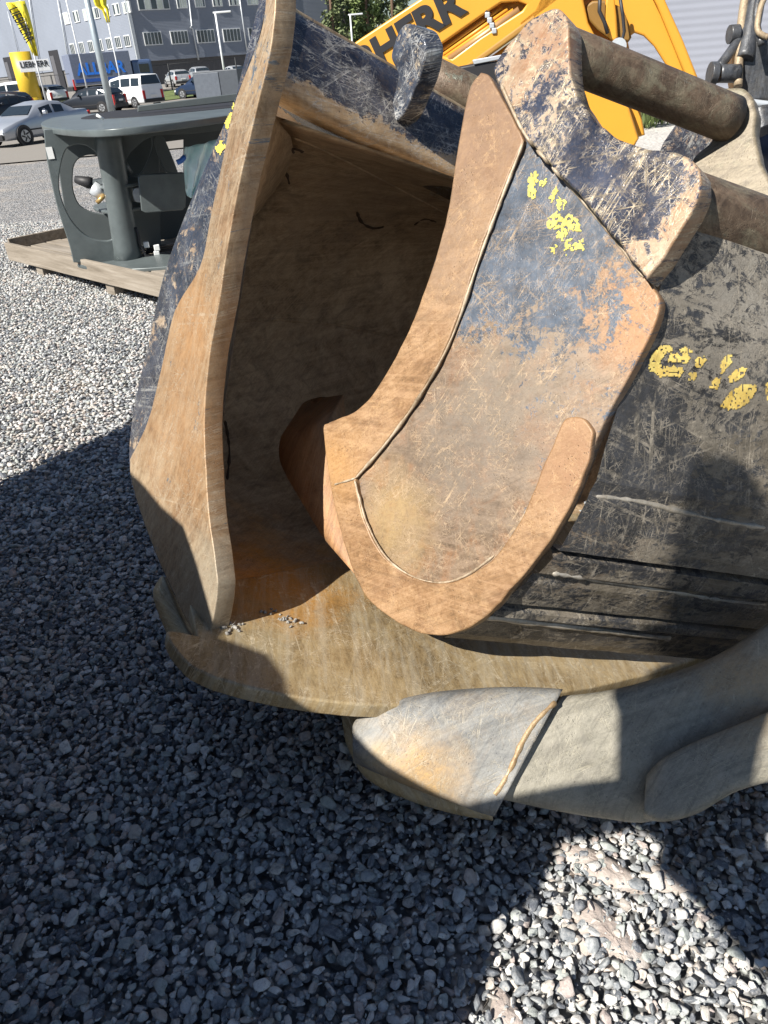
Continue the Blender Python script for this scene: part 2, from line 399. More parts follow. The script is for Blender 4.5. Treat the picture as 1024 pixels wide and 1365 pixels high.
def gravel(name, pts, smin, smax, label):
    me = bpy.data.meshes.new(name); me.vertices.add(len(pts)); me.vertices.foreach_set('co', np.asarray(pts, dtype='f').ravel()); me.update()
    o = bpy.data.objects.new(name, me); COL.objects.link(o); o['kind'] = 'stuff'; o['label'] = label; o['category'] = 'gravel'
    ng = bpy.data.node_groups.new('gravel_nodes', 'GeometryNodeTree')
    ng.interface.new_socket('Geometry', in_out='INPUT', socket_type='NodeSocketGeometry'); ng.interface.new_socket('Geometry', in_out='OUTPUT', socket_type='NodeSocketGeometry')
    N = ng.nodes.new; a = N('NodeGroupInput'); b = N('NodeGroupOutput'); ip = N('GeometryNodeInstanceOnPoints'); ci = N('GeometryNodeCollectionInfo')
    ci.inputs[0].default_value = scol; ci.inputs[1].default_value = True; ci.inputs[2].default_value = True; ip.inputs['Pick Instance'].default_value = True
    rr = N('FunctionNodeRandomValue'); rr.data_type = 'FLOAT_VECTOR'; rr.inputs[0].default_value = (-.5, -.5, 0); rr.inputs[1].default_value = (.5, .5, 6.28)
    rs = N('FunctionNodeRandomValue'); rs.data_type = 'FLOAT_VECTOR'; rs.inputs[0].default_value = (smin, smin, smin); rs.inputs[1].default_value = (smax, smax, smax * .9); rs.inputs['Seed'].default_value = 5
    lk = ng.links.new; lk(a.outputs[0], ip.inputs[0]); lk(ci.outputs[0], ip.inputs['Instance']); lk(rr.outputs[0], ip.inputs['Rotation']); lk(rs.outputs[0], ip.inputs['Scale']); lk(ip.outputs[0], b.inputs[0])
    m = o.modifiers.new('scatter', 'NODES'); m.node_group = ng; return o
def gz(x, y): return .012 * math.sin(x * 2.1 + 1) * math.cos(y * 1.7) + .02 * noise.noise(Vector((x * 1.1, y * 1.1, 2)))
def jitter_field(x0, x1, y0, y1, step, keep, zoff, jz, js=.42):
    out = []
    y = y0
    while y < y1:
        x = x0 + (random.random()) * step
        while x < x1:
            if keep(x, y): 
                px_, py_ = x + (random.random() - .5) * step * js * 2, y + (random.random() - .5) * step * js * 2
                out.append((px_, py_, zoff + gz(px_, py_) + (random.random() - .5) * jz))
            x += step
        y += step * .9
    return out
near = lambda x, y: -.62 * y - .7 < x < .62 * y + 1.0
pts = jitter_field(-3.0, 3.3, .2, 3.6, .0235, near, .004, .014) + jitter_field(-3.0, 3.3, .2, 3.6, .036, near, -.008, .01)
gravel('gravel', pts, .016, .041, 'grey and pinkish crushed gravel under and around the buckets')
mid_ = lambda x, y: -.62 * y - .3 < x < min(.62 * y, .3) or (y > 8 and .3 < x < .62 * y)
pts = jitter_field(-7, 7, 3.6, 11.5, .027, mid_, .004, .014)
gravel('gravel', pts, .022, .036, 'pale gravel stretching from the buckets back past the wooden platform')
pts = [(x, y, gz(x, y) + .016) for x, y, z in jitter_field(-3.0, 3.3, .2, 3.6, .11, near, 0, 0)]
gravel('gravel', pts, .034, .056, 'scattered larger stones lying on top of the grey gravel')
pts = [(x, y, gz(x, y) + .010) for x, y, z in jitter_field(-2.2, 2.4, .3, 2.6, .024, near, 0, 0)]
gravel('gravel', pts, .005, .013, 'fine grit and chips lying between the larger gravel stones')
# large flat pieces of pink rock among the stones
def rock_mat():
    g = G('pink_rock'); o = g.obj(); f = g.noise(o, 9, 8, .75, .6); f2 = g.noise(o, 60, 4, .7)
    col = g.ramp(f, [(.3, (.26, .21, .19)), (.5, (.42, .36, .32)), (.68, (.56, .53, .50))]); col = g.mix(g.step(f2, .55, .7), col, (.26, .24, .23))
    g.set(Base_Color=col, Roughness=.85); g.bump(g.math('ADD', f, g.math('MULTIPLY', f2, .3)), .9, .012); return g.m
RM = rock_mat()
for pts2, lab in [([(745, 1120), (800, 1135), (850, 1165), (862, 1182), (820, 1180), (770, 1160)], 'flat pink rock lying in the gravel just below the tooth adapter'),
             ([(768, 1195), (800, 1205), (850, 1250), (868, 1285), (850, 1300), (825, 1270), (775, 1262)], 'longest flat pink rock in the sunlit gravel patch'),
             ([(662, 1312), (690, 1340), (700, 1372), (655, 1372)], 'pale pink rock at the bottom edge of the sunlit gravel'),
             ([(868, 1150), (915, 1165), (925, 1185), (880, 1180)], 'small reddish flat rock near the right hand shadow')]:
    base = [onh(p[0], p[1], .0) for p in spline([(*p,) for p in pts2], True, 5)]; c = sum(base, Vector()) / len(base)
    e = empty('flat_rock', (c.x, c.y, -.01), lab, 'rock'); bpy.data.objects.remove(e)
    rows = []
    for k, (s_, h) in enumerate([(1.05, -.03), (1.0, -.010), (.9, -.002), (.6, .003), (.3, .005), (.02, .006)]):
        rows.append([c + (p - c) * s_ + Vector((0, 0, h + (.006 * noise.noise(p * 30 + Vector((k, 0, 0))) if k else 0))) for p in base + base[:1]])
    me = grid_mesh(rows, True); me.transform(Matrix.Translation(-c)); o = link('flat_rock', me, RM); o.location = c; tag(o, lab, 'rock')
# ================================================================== LARGE BUCKET
dA = vdir(1700, 620); qA = P(290, 600, 1.72); FA = Frame(qA, -dA)
OA = onp(287, 852, qA, dA)
big = empty('excavator_bucket', (OA.x, OA.y, 0), 'big rusty open excavator bucket with dark interior, a smaller bucket nested inside', 'bucket')
bl = lambda p: p - big.location
upA = FA.e2; bkA = Vector((-.585, .811, 0)); bkA = (bkA - bkA.dot(dA) * dA).normalized()
dF = Vector((.79, .57, -.27)).normalized()
RUST, TAN, DK, NAVY = (.30, .165, .075), (.42, .29, .16), (.10, .065, .04), (.012, .016, .030)
m_cut = worn('worn_brown_steel', (.235, .15, .08), (.34, .25, .155), scr=(.48, .41, .31), scramt=.45, sfreq=7, dirt=(.23, .12, .055), dirtamt=.45,
             paint=(.055, .07, .085), pamt=.34, pscale=8, pstretch=(2.6, .5, 1), pzone=[(bl(P(345, 100, 1.5)), .22, .05)],
             grain=.12, streak=(.12, 44, (.46, .37, .26), .22), zones=[(bl(P(250, 560, 1.85)), .30, (.36, .20, .09), .7), (bl(P(290, 800, 1.75)), .22, (.34, .31, .24), .7), (bl(P(260, 420, 1.8)), .16, (.40, .20, .07), .6)])
m_navy = worn('scratched_navy_paint', (.24, .16, .10), (.34, .26, .18), paint=(.014, .018, .030), pamt=.60, pscale=6, scr=(.40, .40, .38), scramt=.5, sfreq=6, rough=.5, metal=.1, dirtamt=.2)
m_int = worn('bucket_inner_rust', (.36, .24, .135), (.46, .33, .20), scr=(.4, .3, .2), scramt=.2, sfreq=5, dirt=(.12, .08, .05), dirtamt=.55, rough=.8, metal=.0, fine=.45, bumpd=.006,
             zones=[(bl(P(370, 700, 2.0)), .40, (.72, .32, .04), .95), (bl(P(420, 850, 1.85)), .30, (.44, .30, .14), .9), (bl(P(500, 350, 2.4)), .35, (.28, .20, .14), .7)])
m_lip = worn('worn_lip_steel', (.25, .175, .085), (.335, .25, .13), scr=(.58, .50, .36), scramt=.5, sfreq=6, dirt=(.22, .17, .10), dirtamt=.5, rough=.6, metal=.15,
             streak=(.55, 34, (.46, .42, .33), .35), uv=True, grain=.3, zones=[(bl(P(380, 740, 2.0)), .26, (.52, .24, .04), .95), (bl(P(330, 900, 1.8)), .16, (.26, .22, .13), .7)])
m_weld = worn('weld_steel', (.30, .22, .14), (.42, .35, .26), scramt=.1, uv=False, metal=.2, rough=.6)
# side plates: painted plate, with a worn brown cutter plate along the mouth
ridge = [(367, -60, 'c'), (368, -20), (366, 22), (359, 75), (339, 157), (317, 253), (303, 330), (292, 403), (280, 470), (273, 540), (273, 590), (278, 682), (286, 740), (290, 783), (285, 820), (278, 850, 'c')]
sil = [(258, 846, 'c'), (236, 800), (213, 750), (190, 690), (176, 640), (173, 600), (180, 540), (200, 450), (218, 370), (242, 300), (275, 220), (310, 140), (338, 70), (352, 20), (362, -60, 'c')]
pxplate('side_plate', FA.off(-.016), [p if p[-1] == 'c' else (p[0] - 1, p[1]) for p in sil] + [(300, 200), (285, 330), (262, 520), (262, 700), (270, 845, 'c')], .03, m_navy, big, .004)
cutter = pxplate('side_cutter', FA, ridge + [(258, 846, 'c'), (236, 800), (213, 750), (190, 690), (175, 640), (173, 612, 'c'), (197, 561), (215, 490), (233, 414), (266, 355), (281, 286), (295, 220), (312, 139), (338, 70), (352, 20), (357, -60, 'c')], .048, m_cut, big, .003, wob=.002)
cut_o = link('side_cutter', None or cutter.data.copy(), m_cut, big, world=False); cut_o.location = 1.75 * dF + .1 * dA
tag(cut_o, 'brown side cutter of the far side')
sp2 = pxplate('side_plate', FA.off(-.02), sil + [(300, 200), (285, 330), (262, 520), (262, 700), (270, 845, 'c')], .03, m_navy, big, .004); sp2.location = 1.75 * dF + .1 * dA
# shell: floor, curved back and inner top swept across the width
prof = spline([(.0, .0), (.25, .005), (.5, .03), (.72, .12), (.90, .28), (1.0, .52), (.98, .78), (.86, .98), (.66, 1.10), (.42, 1.14), (.20, 1.13)], False, 4)
def shell_pt(t, b, w_):
    k = min(1, max(0, w_ / 1.2)); d = dF.lerp(dA, k); return OA + b * bkA + w_ * upA + d * (t + .04)
rows = []
for v in prof:
    b, w_ = v.x, v.y; t0 = .36 * max(0, b - .1) + .9 * max(0, w_ - .75) * max(0, b - .15)
    rows.append([shell_pt(max(0, t0) + (1.8 - 2 * max(0, t0)) * i / 24, b, w_) + bkA * .012 * noise.noise(Vector((i * .4, b * 4, w_ * 4))) for i in range(25)])
shell = link('shell', thicken(grid_mesh(rows, True), bkA * .03 - upA * .005), m_int, big)
# closing walls of the taper inside both ends
for e_, nm in ((0, 'inner_side_wall'), (-1, 'inner_side_wall')):
    edge = [r[e_] for r in rows]; tip = edge[0]
    loop = [tip.lerp(p, .0) for p in edge]
    c0 = [shell_pt(.02 if e_ == 0 else 1.8, min(v.x, .22), v.y) for v in prof]
    link(nm, grid_mesh([edge, c0], True), m_int, big)
# top box: scratched navy face with rusted lower rim
m_top = worn('navy_face_rusty_foot', (.30, .19, .095), (.42, .29, .16), paint=(.010, .013, .024), pamt=.50, pscale=7, scr=(.50, .47, .42), scramt=.7, sfreq=6, rough=.42, metal=.1, dirtamt=.35, pgrad=(1, .225, .37, 1.0), pstretch=(2, .8, 1))
cre = [P(350, 112, 1.74), P(372, 126, 1.78), P(430, 158, 1.88), P(500, 190, 1.99), P(596, 232, 2.15), P(700, 285, 2.33)]
cre0 = [c + .02 * bkA for c in cre]
top = [P(378, -6, 1.80), P(392, 14, 1.84), P(450, 48, 1.94), P(520, 88, 2.06), P(612, 142, 2.22), P(705, 195, 2.40)]
def lerprows(a, b, n, bulge=0.): return [[p.lerp(q, i / n) - bkA * bulge * math.sin(math.pi * i / n) for p, q in zip(a, b)] for i in range(n + 1)]
def dens(ps, n=6): return [Vector(v) for v in spline([tuple(p) for p in ps], False, n, .5)]
cre, top = dens(cre), dens(top)
low = [c + bkA * .04 - upA * .012 for c in cre]; back_top = [c + bkA * .10 + upA * .005 + dA * .10 * (1 - i / len(top)) for i, c in enumerate(top)]; back_low = [c + bkA * .16 - upA * .03 + dA * .22 * (1 - i / len(cre)) for i, c in enumerate(cre)]
low2 = [c + bkA * .24 - upA * .02 + dA * .20 * max(0, 1 - i / (len(cre) * .5)) for i, c in enumerate(cre)]
rws = [low2, low] + lerprows(cre, top, 8, .012) + [[c + bkA * .02 + upA * .008 for c in top], back_top, back_low, low]
topbox = link('top_box', grid_mesh(rws, True, True), m_top, big)
m_rim = worn('rim_rust', (.30, .19, .10), (.45, .36, .24), paint=NAVY, pamt=.4, pscale=14, scramt=.3, uv=False)
rim = link('top_rim', tube_mesh([c + bkA * .012 for c in top], .011, 8), m_rim, big)
hbt = onp(590, 845, P(600, 500, 1.78), -vdir(1400, 720))
# hinge lug on the top box and the round tube behind it
FL = Frame(P(560, 95, 1.93), (-vdir(2000, 420)))
m_lug = worn('navy_lug', (.36, .27, .18), (.5, .42, .3), paint=(.02, .028, .045), pamt=.60, pscale=7, scr=(.62, .62, .60), scramt=.75, sfreq=8, rough=.38, metal=.2, dirtamt=.15)
pxplate('lug', FL, [(531, 42), (540, 32), (552, 33), (563, 44), (567, 62), (563, 90), (553, 118), (540, 148), (533, 158), (522, 162), (519, 155), (524, 130), (530, 100), (521, 78), (526, 58)], .06, m_lug, big, .006, wob=.003)
m_tube = worn('rusty_tube', (.11, .075, .05), (.17, .12, .08), zones=[(P(1000, 300, 1.55) - hbt, .09, (.42, .20, .13), .8)], scr=(.34, .28, .2), scramt=.2, dirt=(.30, .29, .20), dirtamt=.45, uv=False, paint=(.06, .065, .05), pamt=.36, pscale=9, bumpd=.005)
link('torsion_tube', tube_mesh([P(556, 97, 2.25), P(620, 128, 2.30), P(690, 160, 2.36)], .062, 28), m_tube, big)
pxplate('end_gusset', Frame(P(910, 185, 2.5), Vector((-.5, -.85, .1))), [(868, 230), (884, 190), (903, 163), (925, 160), (953, 180), (960, 230)], .04, m_navy, big, .005, curved=False)
# cutting edge (spade lip), corner guard, tooth and adapter
nF = dF.cross(bkA + .12 * upA).normalized(); nF = nF if nF.z > 0 else -nF
FF = Frame(OA + nF * .006, nF, bkA)
lip_px = [(232, 800, 'c'), (216, 812), (222, 842), (246, 880), (285, 902), (360, 922), (460, 937), (560, 940), (660, 934), (760, 921), (850, 902), (930, 878), (1010, 838), (1100, 775, 'c')]
a0 = FF.px(278, 852)
ring = [FF.px(v.x, v.y) for v in spline([(262, 846, 'c')] + lip_px[2:], False, 6)]
xb = max(p[0] for p in ring)
back = [FF.loc(OA + dF * t_ + bkA * .20) for t_ in (1.6, .9, .5, .02)]
lip = link('cutting_edge', plate_mesh(FF, dense(ring + back, .02), .040, .006, wob=.003, res=3), m_lip, big)
guard = [(212, 772, 2.06), (204, 790, 2.03), (212, 820, 1.98), (232, 862, 1.90), (262, 892, 1.84)]
g2 = [(222, 774, 2.02), (232, 800, 1.97), (246, 832, 1.90), (262, 854, 1.84), (292, 866, 1.80)]
ga, gb = dens([P(*p) for p in guard], 5), dens([P(*p) for p in g2], 5)
link('corner_guard', thicken(grid_mesh([ga, [a.lerp(b, .35) + upA * .012 for a, b in zip(ga, gb)], [a.lerp(b, .75) + upA * .010 for a, b in zip(ga, gb)], gb], True), Vector((.03, .01, -.045))), m_lip, big)
def loft_px(secs, depth, n_round=12, ndir=None):
    """solid lofted from left to right; each section: (top px, py, bottom px, py, depth z, thickness)"""
    rows = []
    S_ = [spline([(s[i], s[i + 1]) for s in secs], False, 5) for i in (0, 2)]; Z_ = spline([(s[4], s[5]) for s in secs], False, 5)
    for a, b, zz in zip(S_[0], S_[1], Z_):
        A_, B_ = P(a.x, a.y, zz.x + .03), P(b.x, b.y, zz.x - .02); c = (A_ + B_) / 2; u = (A_ - B_) / 2
        nn = (CAM - c).normalized(); nn = (nn - nn.dot(u.normalized()) * u.normalized()).normalized(); r = []
        for k in range(n_round + 1):
            th = 2 * math.pi * k / n_round; cu_, su = math.cos(th), math.sin(th); e_ = .42
            x = math.copysign(abs(cu_) ** e_, cu_); y = math.copysign(abs(su) ** e_, su)
            r.append(c + u * x + nn * (y * zz.y * .5 - zz.y * .5))
        rows.append(r)
    me = grid_mesh(rows, True); bm = bmesh.new(); bm.from_mesh(me); bmesh.ops.remove_doubles(bm, verts=bm.verts, dist=.0005)
    bmesh.ops.holes_fill(bm, edges=[e for e in bm.edges if e.is_boundary], sides=0); bmesh.ops.recalc_face_normals(bm, faces=bm.faces); bm.to_mesh(me); bm.free(); me.shade_smooth(); return me
m_tooth = worn('cast_grey_steel', (.15, .153, .152), (.215, .213, .20), scr=(.40, .35, .26), scramt=.45, sfreq=9, dirt=(.30, .20, .10), dirtamt=.25, rough=.66, metal=.12, uv=False, bumpd=.003,
                zones=[(tuple(bl(P(560, 1045, 1.62))), .13, (.50, .30, .10), .75), (tuple(bl(P(500, 1010, 1.66))), .05, (.4, .28, .12), .5)])
m_adapt = worn('cast_tan_steel', (.205, .192, .155), (.275, .255, .205), scr=(.42, .38, .28), scramt=.4, sfreq=9, dirt=(.22, .20, .17), dirtamt=.45, rough=.66, metal=.12, uv=False, bumpd=.003,
                zones=[(tuple(bl(P(1000, 900, 1.62))), .16, (.40, .26, .12), .7)])
th_o = link('tooth', loft_px([(469, 972, 470, 985, 1.70, .05), (474, 956, 474, 1002, 1.69, .09), (500, 940, 500, 1028, 1.67, .12), (560, 925, 560, 1058, 1.65, .14), (640, 917, 612, 1078, 1.64, .16), (710, 914, 640, 1088, 1.635, .17), (752, 916, 657, 1092, 1.63, .17)], 0, 24), m_tooth, big)
link('tooth_underside', loft_px([(452, 934, 460, 985, 1.80, .04), (478, 938, 486, 1036, 1.76, .06), (540, 940, 545, 1070, 1.74, .08), (610, 940, 610, 1090, 1.73, .08), (640, 950, 658, 1098, 1.72, .08)], 0, 16), m_lip, big)
ad_o = link('adapter', loft_px([(752, 924, 656, 1064, 1.655, .16), (790, 921, 735, 1083, 1.65, .17), (840, 912, 800, 1095, 1.65, .18), (900, 894, 870, 1100, 1.65, .18), (960, 870, 960, 1060, 1.66, .18), (1030, 826, 1050, 1040, 1.67, .18), (1110, 770, 1130, 1010, 1.70, .18)], 0, 24), m_adapt, big)
link('adapter_strap', loft_px([(862, 1030, 858, 1082, 1.60, .05), (885, 1008, 884, 1094, 1.585, .06), (930, 985, 930, 1084, 1.58, .06), (980, 965, 985, 1052, 1.58, .06), (1040, 940, 1060, 1035, 1.60, .06)], 0, 18), m_adapt, big)
bead('seam_weld', bvh_of(th_o, ad_o), [(750, 926), (740, 936), (714, 962), (696, 990), (682, 1022), (668, 1048), (659, 1060)], .007, worn('seam_rust', (.22, .13, .055), (.30, .20, .10), uv=False), big, wob=.35, sink=-.6)
BL = bvh_of(lip, shell)
bead('plate_seam', bvh_of(shell), [(352, 168), (430, 200), (520, 246), (606, 292)], .008, m_int, big, wob=.5, sink=-.55)
bead('plate_seam', bvh_of(shell), [(296, 430), (360, 426), (440, 432), (520, 448)], .008, m_int, big, wob=.5, sink=-.55)
m_mud = flat('dried_mud', (.06, .035, .02), .9)
for q_ in ([(374, 183), (368, 205), (380, 225), (386, 246)], [(362, 212), (372, 204), (392, 198), (404, 202)], [(372, 186), (384, 190), (392, 204)], [(476, 282), (482, 296), (497, 304), (512, 302)], [(552, 300), (566, 292), (582, 296)], [(300, 560), (306, 600), (303, 640)]):
    bead('mud_streak', bvh_of(shell), q_, .0045, m_mud, big, wob=1.0, sink=-.2)
decal('yellow_mark', bvh_of(*[c for c in big.children if c.name.startswith('side_plate')][:1]), [[(286, 197), (292, 193), (295, 186), (299, 192), (303, 196), (297, 201), (294, 208), (290, 202)], [(300, 164), (305, 152), (311, 150), (309, 160), (304, 174)], [(307, 142), (311, 134), (314, 138), (311, 146)]], flat('faded_yellow', (.55, .45, .08), .6), big, step=1.5, jag=2, keep=.5)
for pts2 in ([(296, 838), (305, 830), (318, 826), (326, 832), (320, 842), (303, 846)], [(346, 815), (362, 812), (380, 822), (398, 824), (404, 832), (388, 836), (368, 828)]):
    vs = []
    for k in range(26):
        i = random.randrange(len(pts2)); a = Vector(pts2[i]); b = Vector(pts2[(i + 3) % len(pts2)]); q = a.lerp(b, random.random()); p, nn = cast(BL, q.x, q.y)
        if p is None: continue
        me = stone_mesh(k + 200); s_ = .006 + .009 * random.random(); me.transform(Matrix.Translation(p + Vector((0, 0, s_ * .2))) @ Matrix.Rotation(k, 4, 'Z') @ Matrix.Scale(s_, 4)); vs.append(me)
    c = cast(BL, sum(p[0] for p in pts2) / len(pts2), sum(p[1] for p in pts2) / len(pts2))[0]
    me = join(vs); me.transform(Matrix.Translation(-c)); o = link('gravel_crumbs', me, flat('crumb_grey', (.24, .23, .21), .9, var=.5, scale=60)); o.location = c
    tag(o, 'small clump of grey grit on the bucket lip beside the side plate' if pts2[0][0] == 296 else 'larger clump of pale grit in the middle of the bucket lip', 'grit')
# ================================================================== SMALL BUCKET
nB = -vdir(1400, 720); dB = vdir(3280, 1075); qB = P(600, 500, 1.78); FB = Frame(qB, nB)
hb = onp(590, 845, qB, nB)
sm = empty('excavator_bucket', (hb.x, hb.y, 0), 'smaller scratched black and rusty bucket with hinge ears, lying nested in the big bucket', 'bucket')
sl_ = lambda px, py: tuple(onp(px, py, qB, nB) - sm.location)
m_side = worn('side_rust_navy', (.15, .10, .062), (.225, .16, .108), paint=(.04, .052, .07), pamt=.40, pscale=13, scr=(.42, .31, .20), scramt=.6, sfreq=11, dirt=(.27, .12, .045), dirtamt=.6, rough=.58, metal=.12,
              pzone=[(sl_(700, 270), .22, .20), (sl_(640, 380), .14, .16), (sl_(760, 380), .20, .12), (sl_(570, 720), .30, -.30), (sl_(620, 560), .20, -.12)],
              zones=[(sl_(620, 580), .26, (.155, .13, .105), .85), (sl_(530, 690), .15, (.33, .23, .11), .9), (sl_(850, 420), .14, (.34, .17, .07), .9), (sl_(700, 480), .2, (.19, .16, .125), .7)])
m_orange = worn('side_cutter_rust', (.24, .135, .062), (.325, .20, .105), scr=(.46, .30, .16), scramt=.45, sfreq=8, dirt=(.15, .075, .035), dirtamt=.6, pit=.9, rough=.58, metal=.12,
                zones=[(sl_(640, 160), .30, (.19, .115, .07), .9), (sl_(600, 330), .2, (.22, .15, .10), .75), (sl_(770, 620), .14, (.26, .14, .07), .9), (sl_(450, 620), .12, (.44, .24, .085), .6)])
outB = [(640, 97, 'c'), (625, 120), (611, 190), (596, 285), (575, 360), (545, 440), (510, 505), (478, 545), (430, 566, 'c'), (436, 620), (447, 680), (470, 760), (492, 800), (530, 830), (560, 843), (590, 847), (622, 838), (655, 815),
        (692, 772), (730, 725), (762, 670), (782, 620), (798, 580), (815, 545), (845, 490), (870, 440), (880, 405), (872, 385), (860, 370, 'c'), (780, 270), (700, 182), (662, 118), (652, 102)]
side = pxplate('side_plate', FB, outB, .03, m_side, sm, .004)
rimB = [(640, 97, 'c'), (625, 120), (611, 190), (596, 285), (575, 360), (545, 440), (510, 505), (478, 545), (430, 566, 'c'), (436, 620), (447, 680), (470, 760), (492, 800), (530, 830), (560, 843), (590, 847), (622, 838), (655, 815),
        (692, 772), (730, 725), (762, 670), (782, 620), (788, 595), (790, 575), (780, 560), (765, 556), (750, 563), (738, 590), (720, 632), (695, 690), (660, 742), (622, 768), (585, 778), (545, 768), (512, 742), (488, 700), (478, 665), (473, 636, 'c'),
        (515, 588), (560, 525), (600, 450), (640, 335), (670, 255), (698, 186, 'c'), (664, 120), (652, 102)]
rimo = pxplate('side_cutter', FB.off(.014), rimB, .02, m_orange, sm, .004, wob=.003)
BS = bvh_of(side, rimo)
WR = .5
bead('weld', BS, [(473, 638), (515, 590), (560, 527), (602, 450), (642, 335), (672, 255), (698, 188)], .0038, m_weld, sm, wob=.8)
bead('weld', BS, [(473, 640), (480, 668), (490, 700), (513, 741), (546, 767), (585, 777), (622, 767), (660, 740)], .003, m_weld, sm, wob=.8)
bead('weld', BS, [(446, 646), (460, 642), (473, 638)], .0025, m_weld, sm, wob=.8)
# nose: thick bevelled end of the cutting edge, turned away from the sun
nz = [onp(x, y, qB, nB) - nB * .01 for x, y in ((430, 566), (437, 622), (448, 680), (470, 757), (482, 780))]
nz2 = [P(404, 566, 2.28), P(380, 574, 2.33), P(372, 596, 2.32), P(376, 622, 2.28), P(400, 664, 2.22), P(440, 715, 2.14), P(470, 765, 2.02)]
na, nb_ = dens(nz, 5), dens(nz2, 5)
m_nose = worn('nose_rust', (.28, .14, .06), (.36, .20, .09), scramt=.15, uv=False, rough=.7, metal=.1)
top_a = [P(430, 566, 2.37), P(478, 546, 2.30), P(520, 495, 2.22)]; 
link('nose', thicken(grid_mesh([na, [a.lerp(b, .5) + Vector((-.012, -.01, 0)) for a, b in zip(na, nb_)], nb_], True), Vector((.05, .16, .02))), m_nose, sm)
# hinge ears and pin tubes
m_ear = worn('ear_navy_rust', (.25, .155, .085), (.35, .27, .19), paint=(.014, .019, .034), pamt=.50, pscale=9, scr=(.50, .41, .28), scramt=.85, sfreq=8, dirt=(.34, .16, .06), dirtamt=.45, rough=.48, metal=.12,
             pzone=[(sl_(800, 280), .22, .20), (sl_(845, 250), .12, .10), (sl_(740, 60), .12, -.04), (sl_(905, 240), .10, -.03), (sl_(890, 310), .10, -.05), (sl_(700, 170), .10, .05)],
             zones=[(sl_(735, 70), .14, (.28, .13, .06), .8), (sl_(890, 270), .13, (.32, .17, .08), .85)], streak=(.4, 15, (.42, .36, .27), .3))
m_edge = worn('ear_edge_rust', (.28, .21, .14), (.40, .31, .20), scramt=.3, uv=False, metal=.2, rough=.6, bumpd=.005)
ear_px = [(662, 108), (660, 84), (680, 55), (705, 28), (728, 13), (745, 12), (756, 24), (758, 60), (763, 108), (778, 140), (800, 168), (826, 186), (855, 196), (885, 201), (908, 204), (928, 220), (936, 242), (928, 272), (905, 312), (880, 350), (862, 371, 'c'), (780, 270), (700, 180)]
FE = FB.off(.035)
ear = pxplate('hinge_ear', FE, ear_px, .06, m_ear, sm, .005, wob=.004)
def disc(name, F, cx, cy, r, t, mat, parent, dz):
    a, b = F.px(cx, cy); ring = [(a + r * math.cos(k * math.pi / 14), b + r * math.sin(k * math.pi / 14)) for k in range(28)]
    return link(name, plate_mesh(F.off(dz), ring, t, .003), mat, parent)
BE = bvh_of(ear, side)
bead('weld', BE, [(668, 112), (700, 178), (740, 226), (780, 272), (820, 320), (858, 370)], .004, m_weld, sm, wob=.35)
def tubeB(name, px0, z0, pxe, r, start=-.02):
    p = P(px0[0], px0[1], z0); L_ = 0.
    while True:
        q = p + dB * L_; c = ROT.transposed() @ (q - CAM); x = 512 + FPX * c.x / -c.z
        if x > pxe or L_ > 2: break
        L_ += .01
    print(name, 'len', L_, 'z', -c.z, 'y', 682.5 - FPX * c.y / -c.z)
    return link(name, tube_mesh([p + dB * (start + (L_ - start) * i / 12) for i in range(13)], r, 36), m_tube, sm), p + dB * L_, L_
m_ear2 = worn('far_ear_tan', (.16, .13, .09), (.24, .20, .14), scr=(.45, .38, .27), scramt=.35, sfreq=8, dirt=(.25, .24, .16), dirtamt=.5, rough=.6, metal=.1)
t1, e1_, L1 = tubeB('pin_tube', (745, 68), 1.66, 972, .052)
t2, e2_, L2 = tubeB('pin_tube', (905, 272), 1.50, 1250, .066)
FE2 = Frame(e1_ + nB * .0, nB)
pxplate('hinge_ear', FE2, [(962, 122), (975, 116), (990, 117), (1002, 128), (1006, 150), (1007, 185), (1014, 215), (1030, 245), (1060, 270), (1070, 330), (985, 300), (925, 255), (922, 215), (945, 190), (960, 165)], .05, m_ear2, sm, .008, wob=.004)
# shell: worn plates and wear strips running across the bucket's back
sh = [(905, 215, 0), (897, 300, 0), (880, 352, 0), (872, 392, 0), (868, 420, 0), (850, 470, 0), (822, 530, 0), (802, 590, 0), (789, 640, 0), (783, 656, .010), (777, 668, .004), (757, 705, .004), (739, 734, .000), (737, 737, .050), (732, 745, .004),
      (712, 764, .0), (706, 770, .016), (697, 780, .010), (664, 806, .006), (661, 809, .055), (655, 814, .0), (648, 819, -.008), (638, 826, .012), (628, 832, .012), (600, 845, .0), (585, 847, -.01)]
base_ = [onp(x, y, qB, nB) - nB * .02 for x, y, o_ in sh]
rows = []
WB = 1.25
cent = sum(base_, Vector()) / len(base_)
def outward(i):
    a, b = base_[max(0, i - 1)], base_[min(len(base_) - 1, i + 1)]; t_ = (b - a).normalized(); o_ = t_.cross(dB).normalized(); return o_ if o_.dot(CAM - base_[i]) > 0 else -o_
NX = 40
for i, (x, y, o_) in enumerate(sh):
    rows.append([base_[i] + dB * (WB * j / NX) + outward(i) * (-o_ * .75 + .002 * noise.noise(Vector((j * .35, i * .9, 1))) + .001 * noise.noise(Vector((j * 1.3, i * 1.9, 4)))) for j in range(NX + 1)])
m_shell = worn('black_shell_worn', (.105, .088, .065), (.17, .145, .11), paint=(.018, .019, .022), pamt=.50, pscale=6, scr=(.34, .30, .24), scramt=.7, sfreq=7, dirt=(.19, .165, .125), dirtamt=.5, rough=.62, metal=.12, bumpd=.006,
               pzone=[(P(850, 600, 1.5) - sm.location, .22, .18)], zones=[(P(960, 400, 1.65) - sm.location, .32, (.40, .375, .33), .85), (P(960, 520, 1.6) - sm.location, .3, (.13, .115, .09), .5), (P(760, 700, 1.6) - sm.location, .2, (.17, .115, .075), .6)], pstretch=(.5, 1.6, 1), grain=1.5, streak=(1.57, 20, (.27, .24, .20), .3))
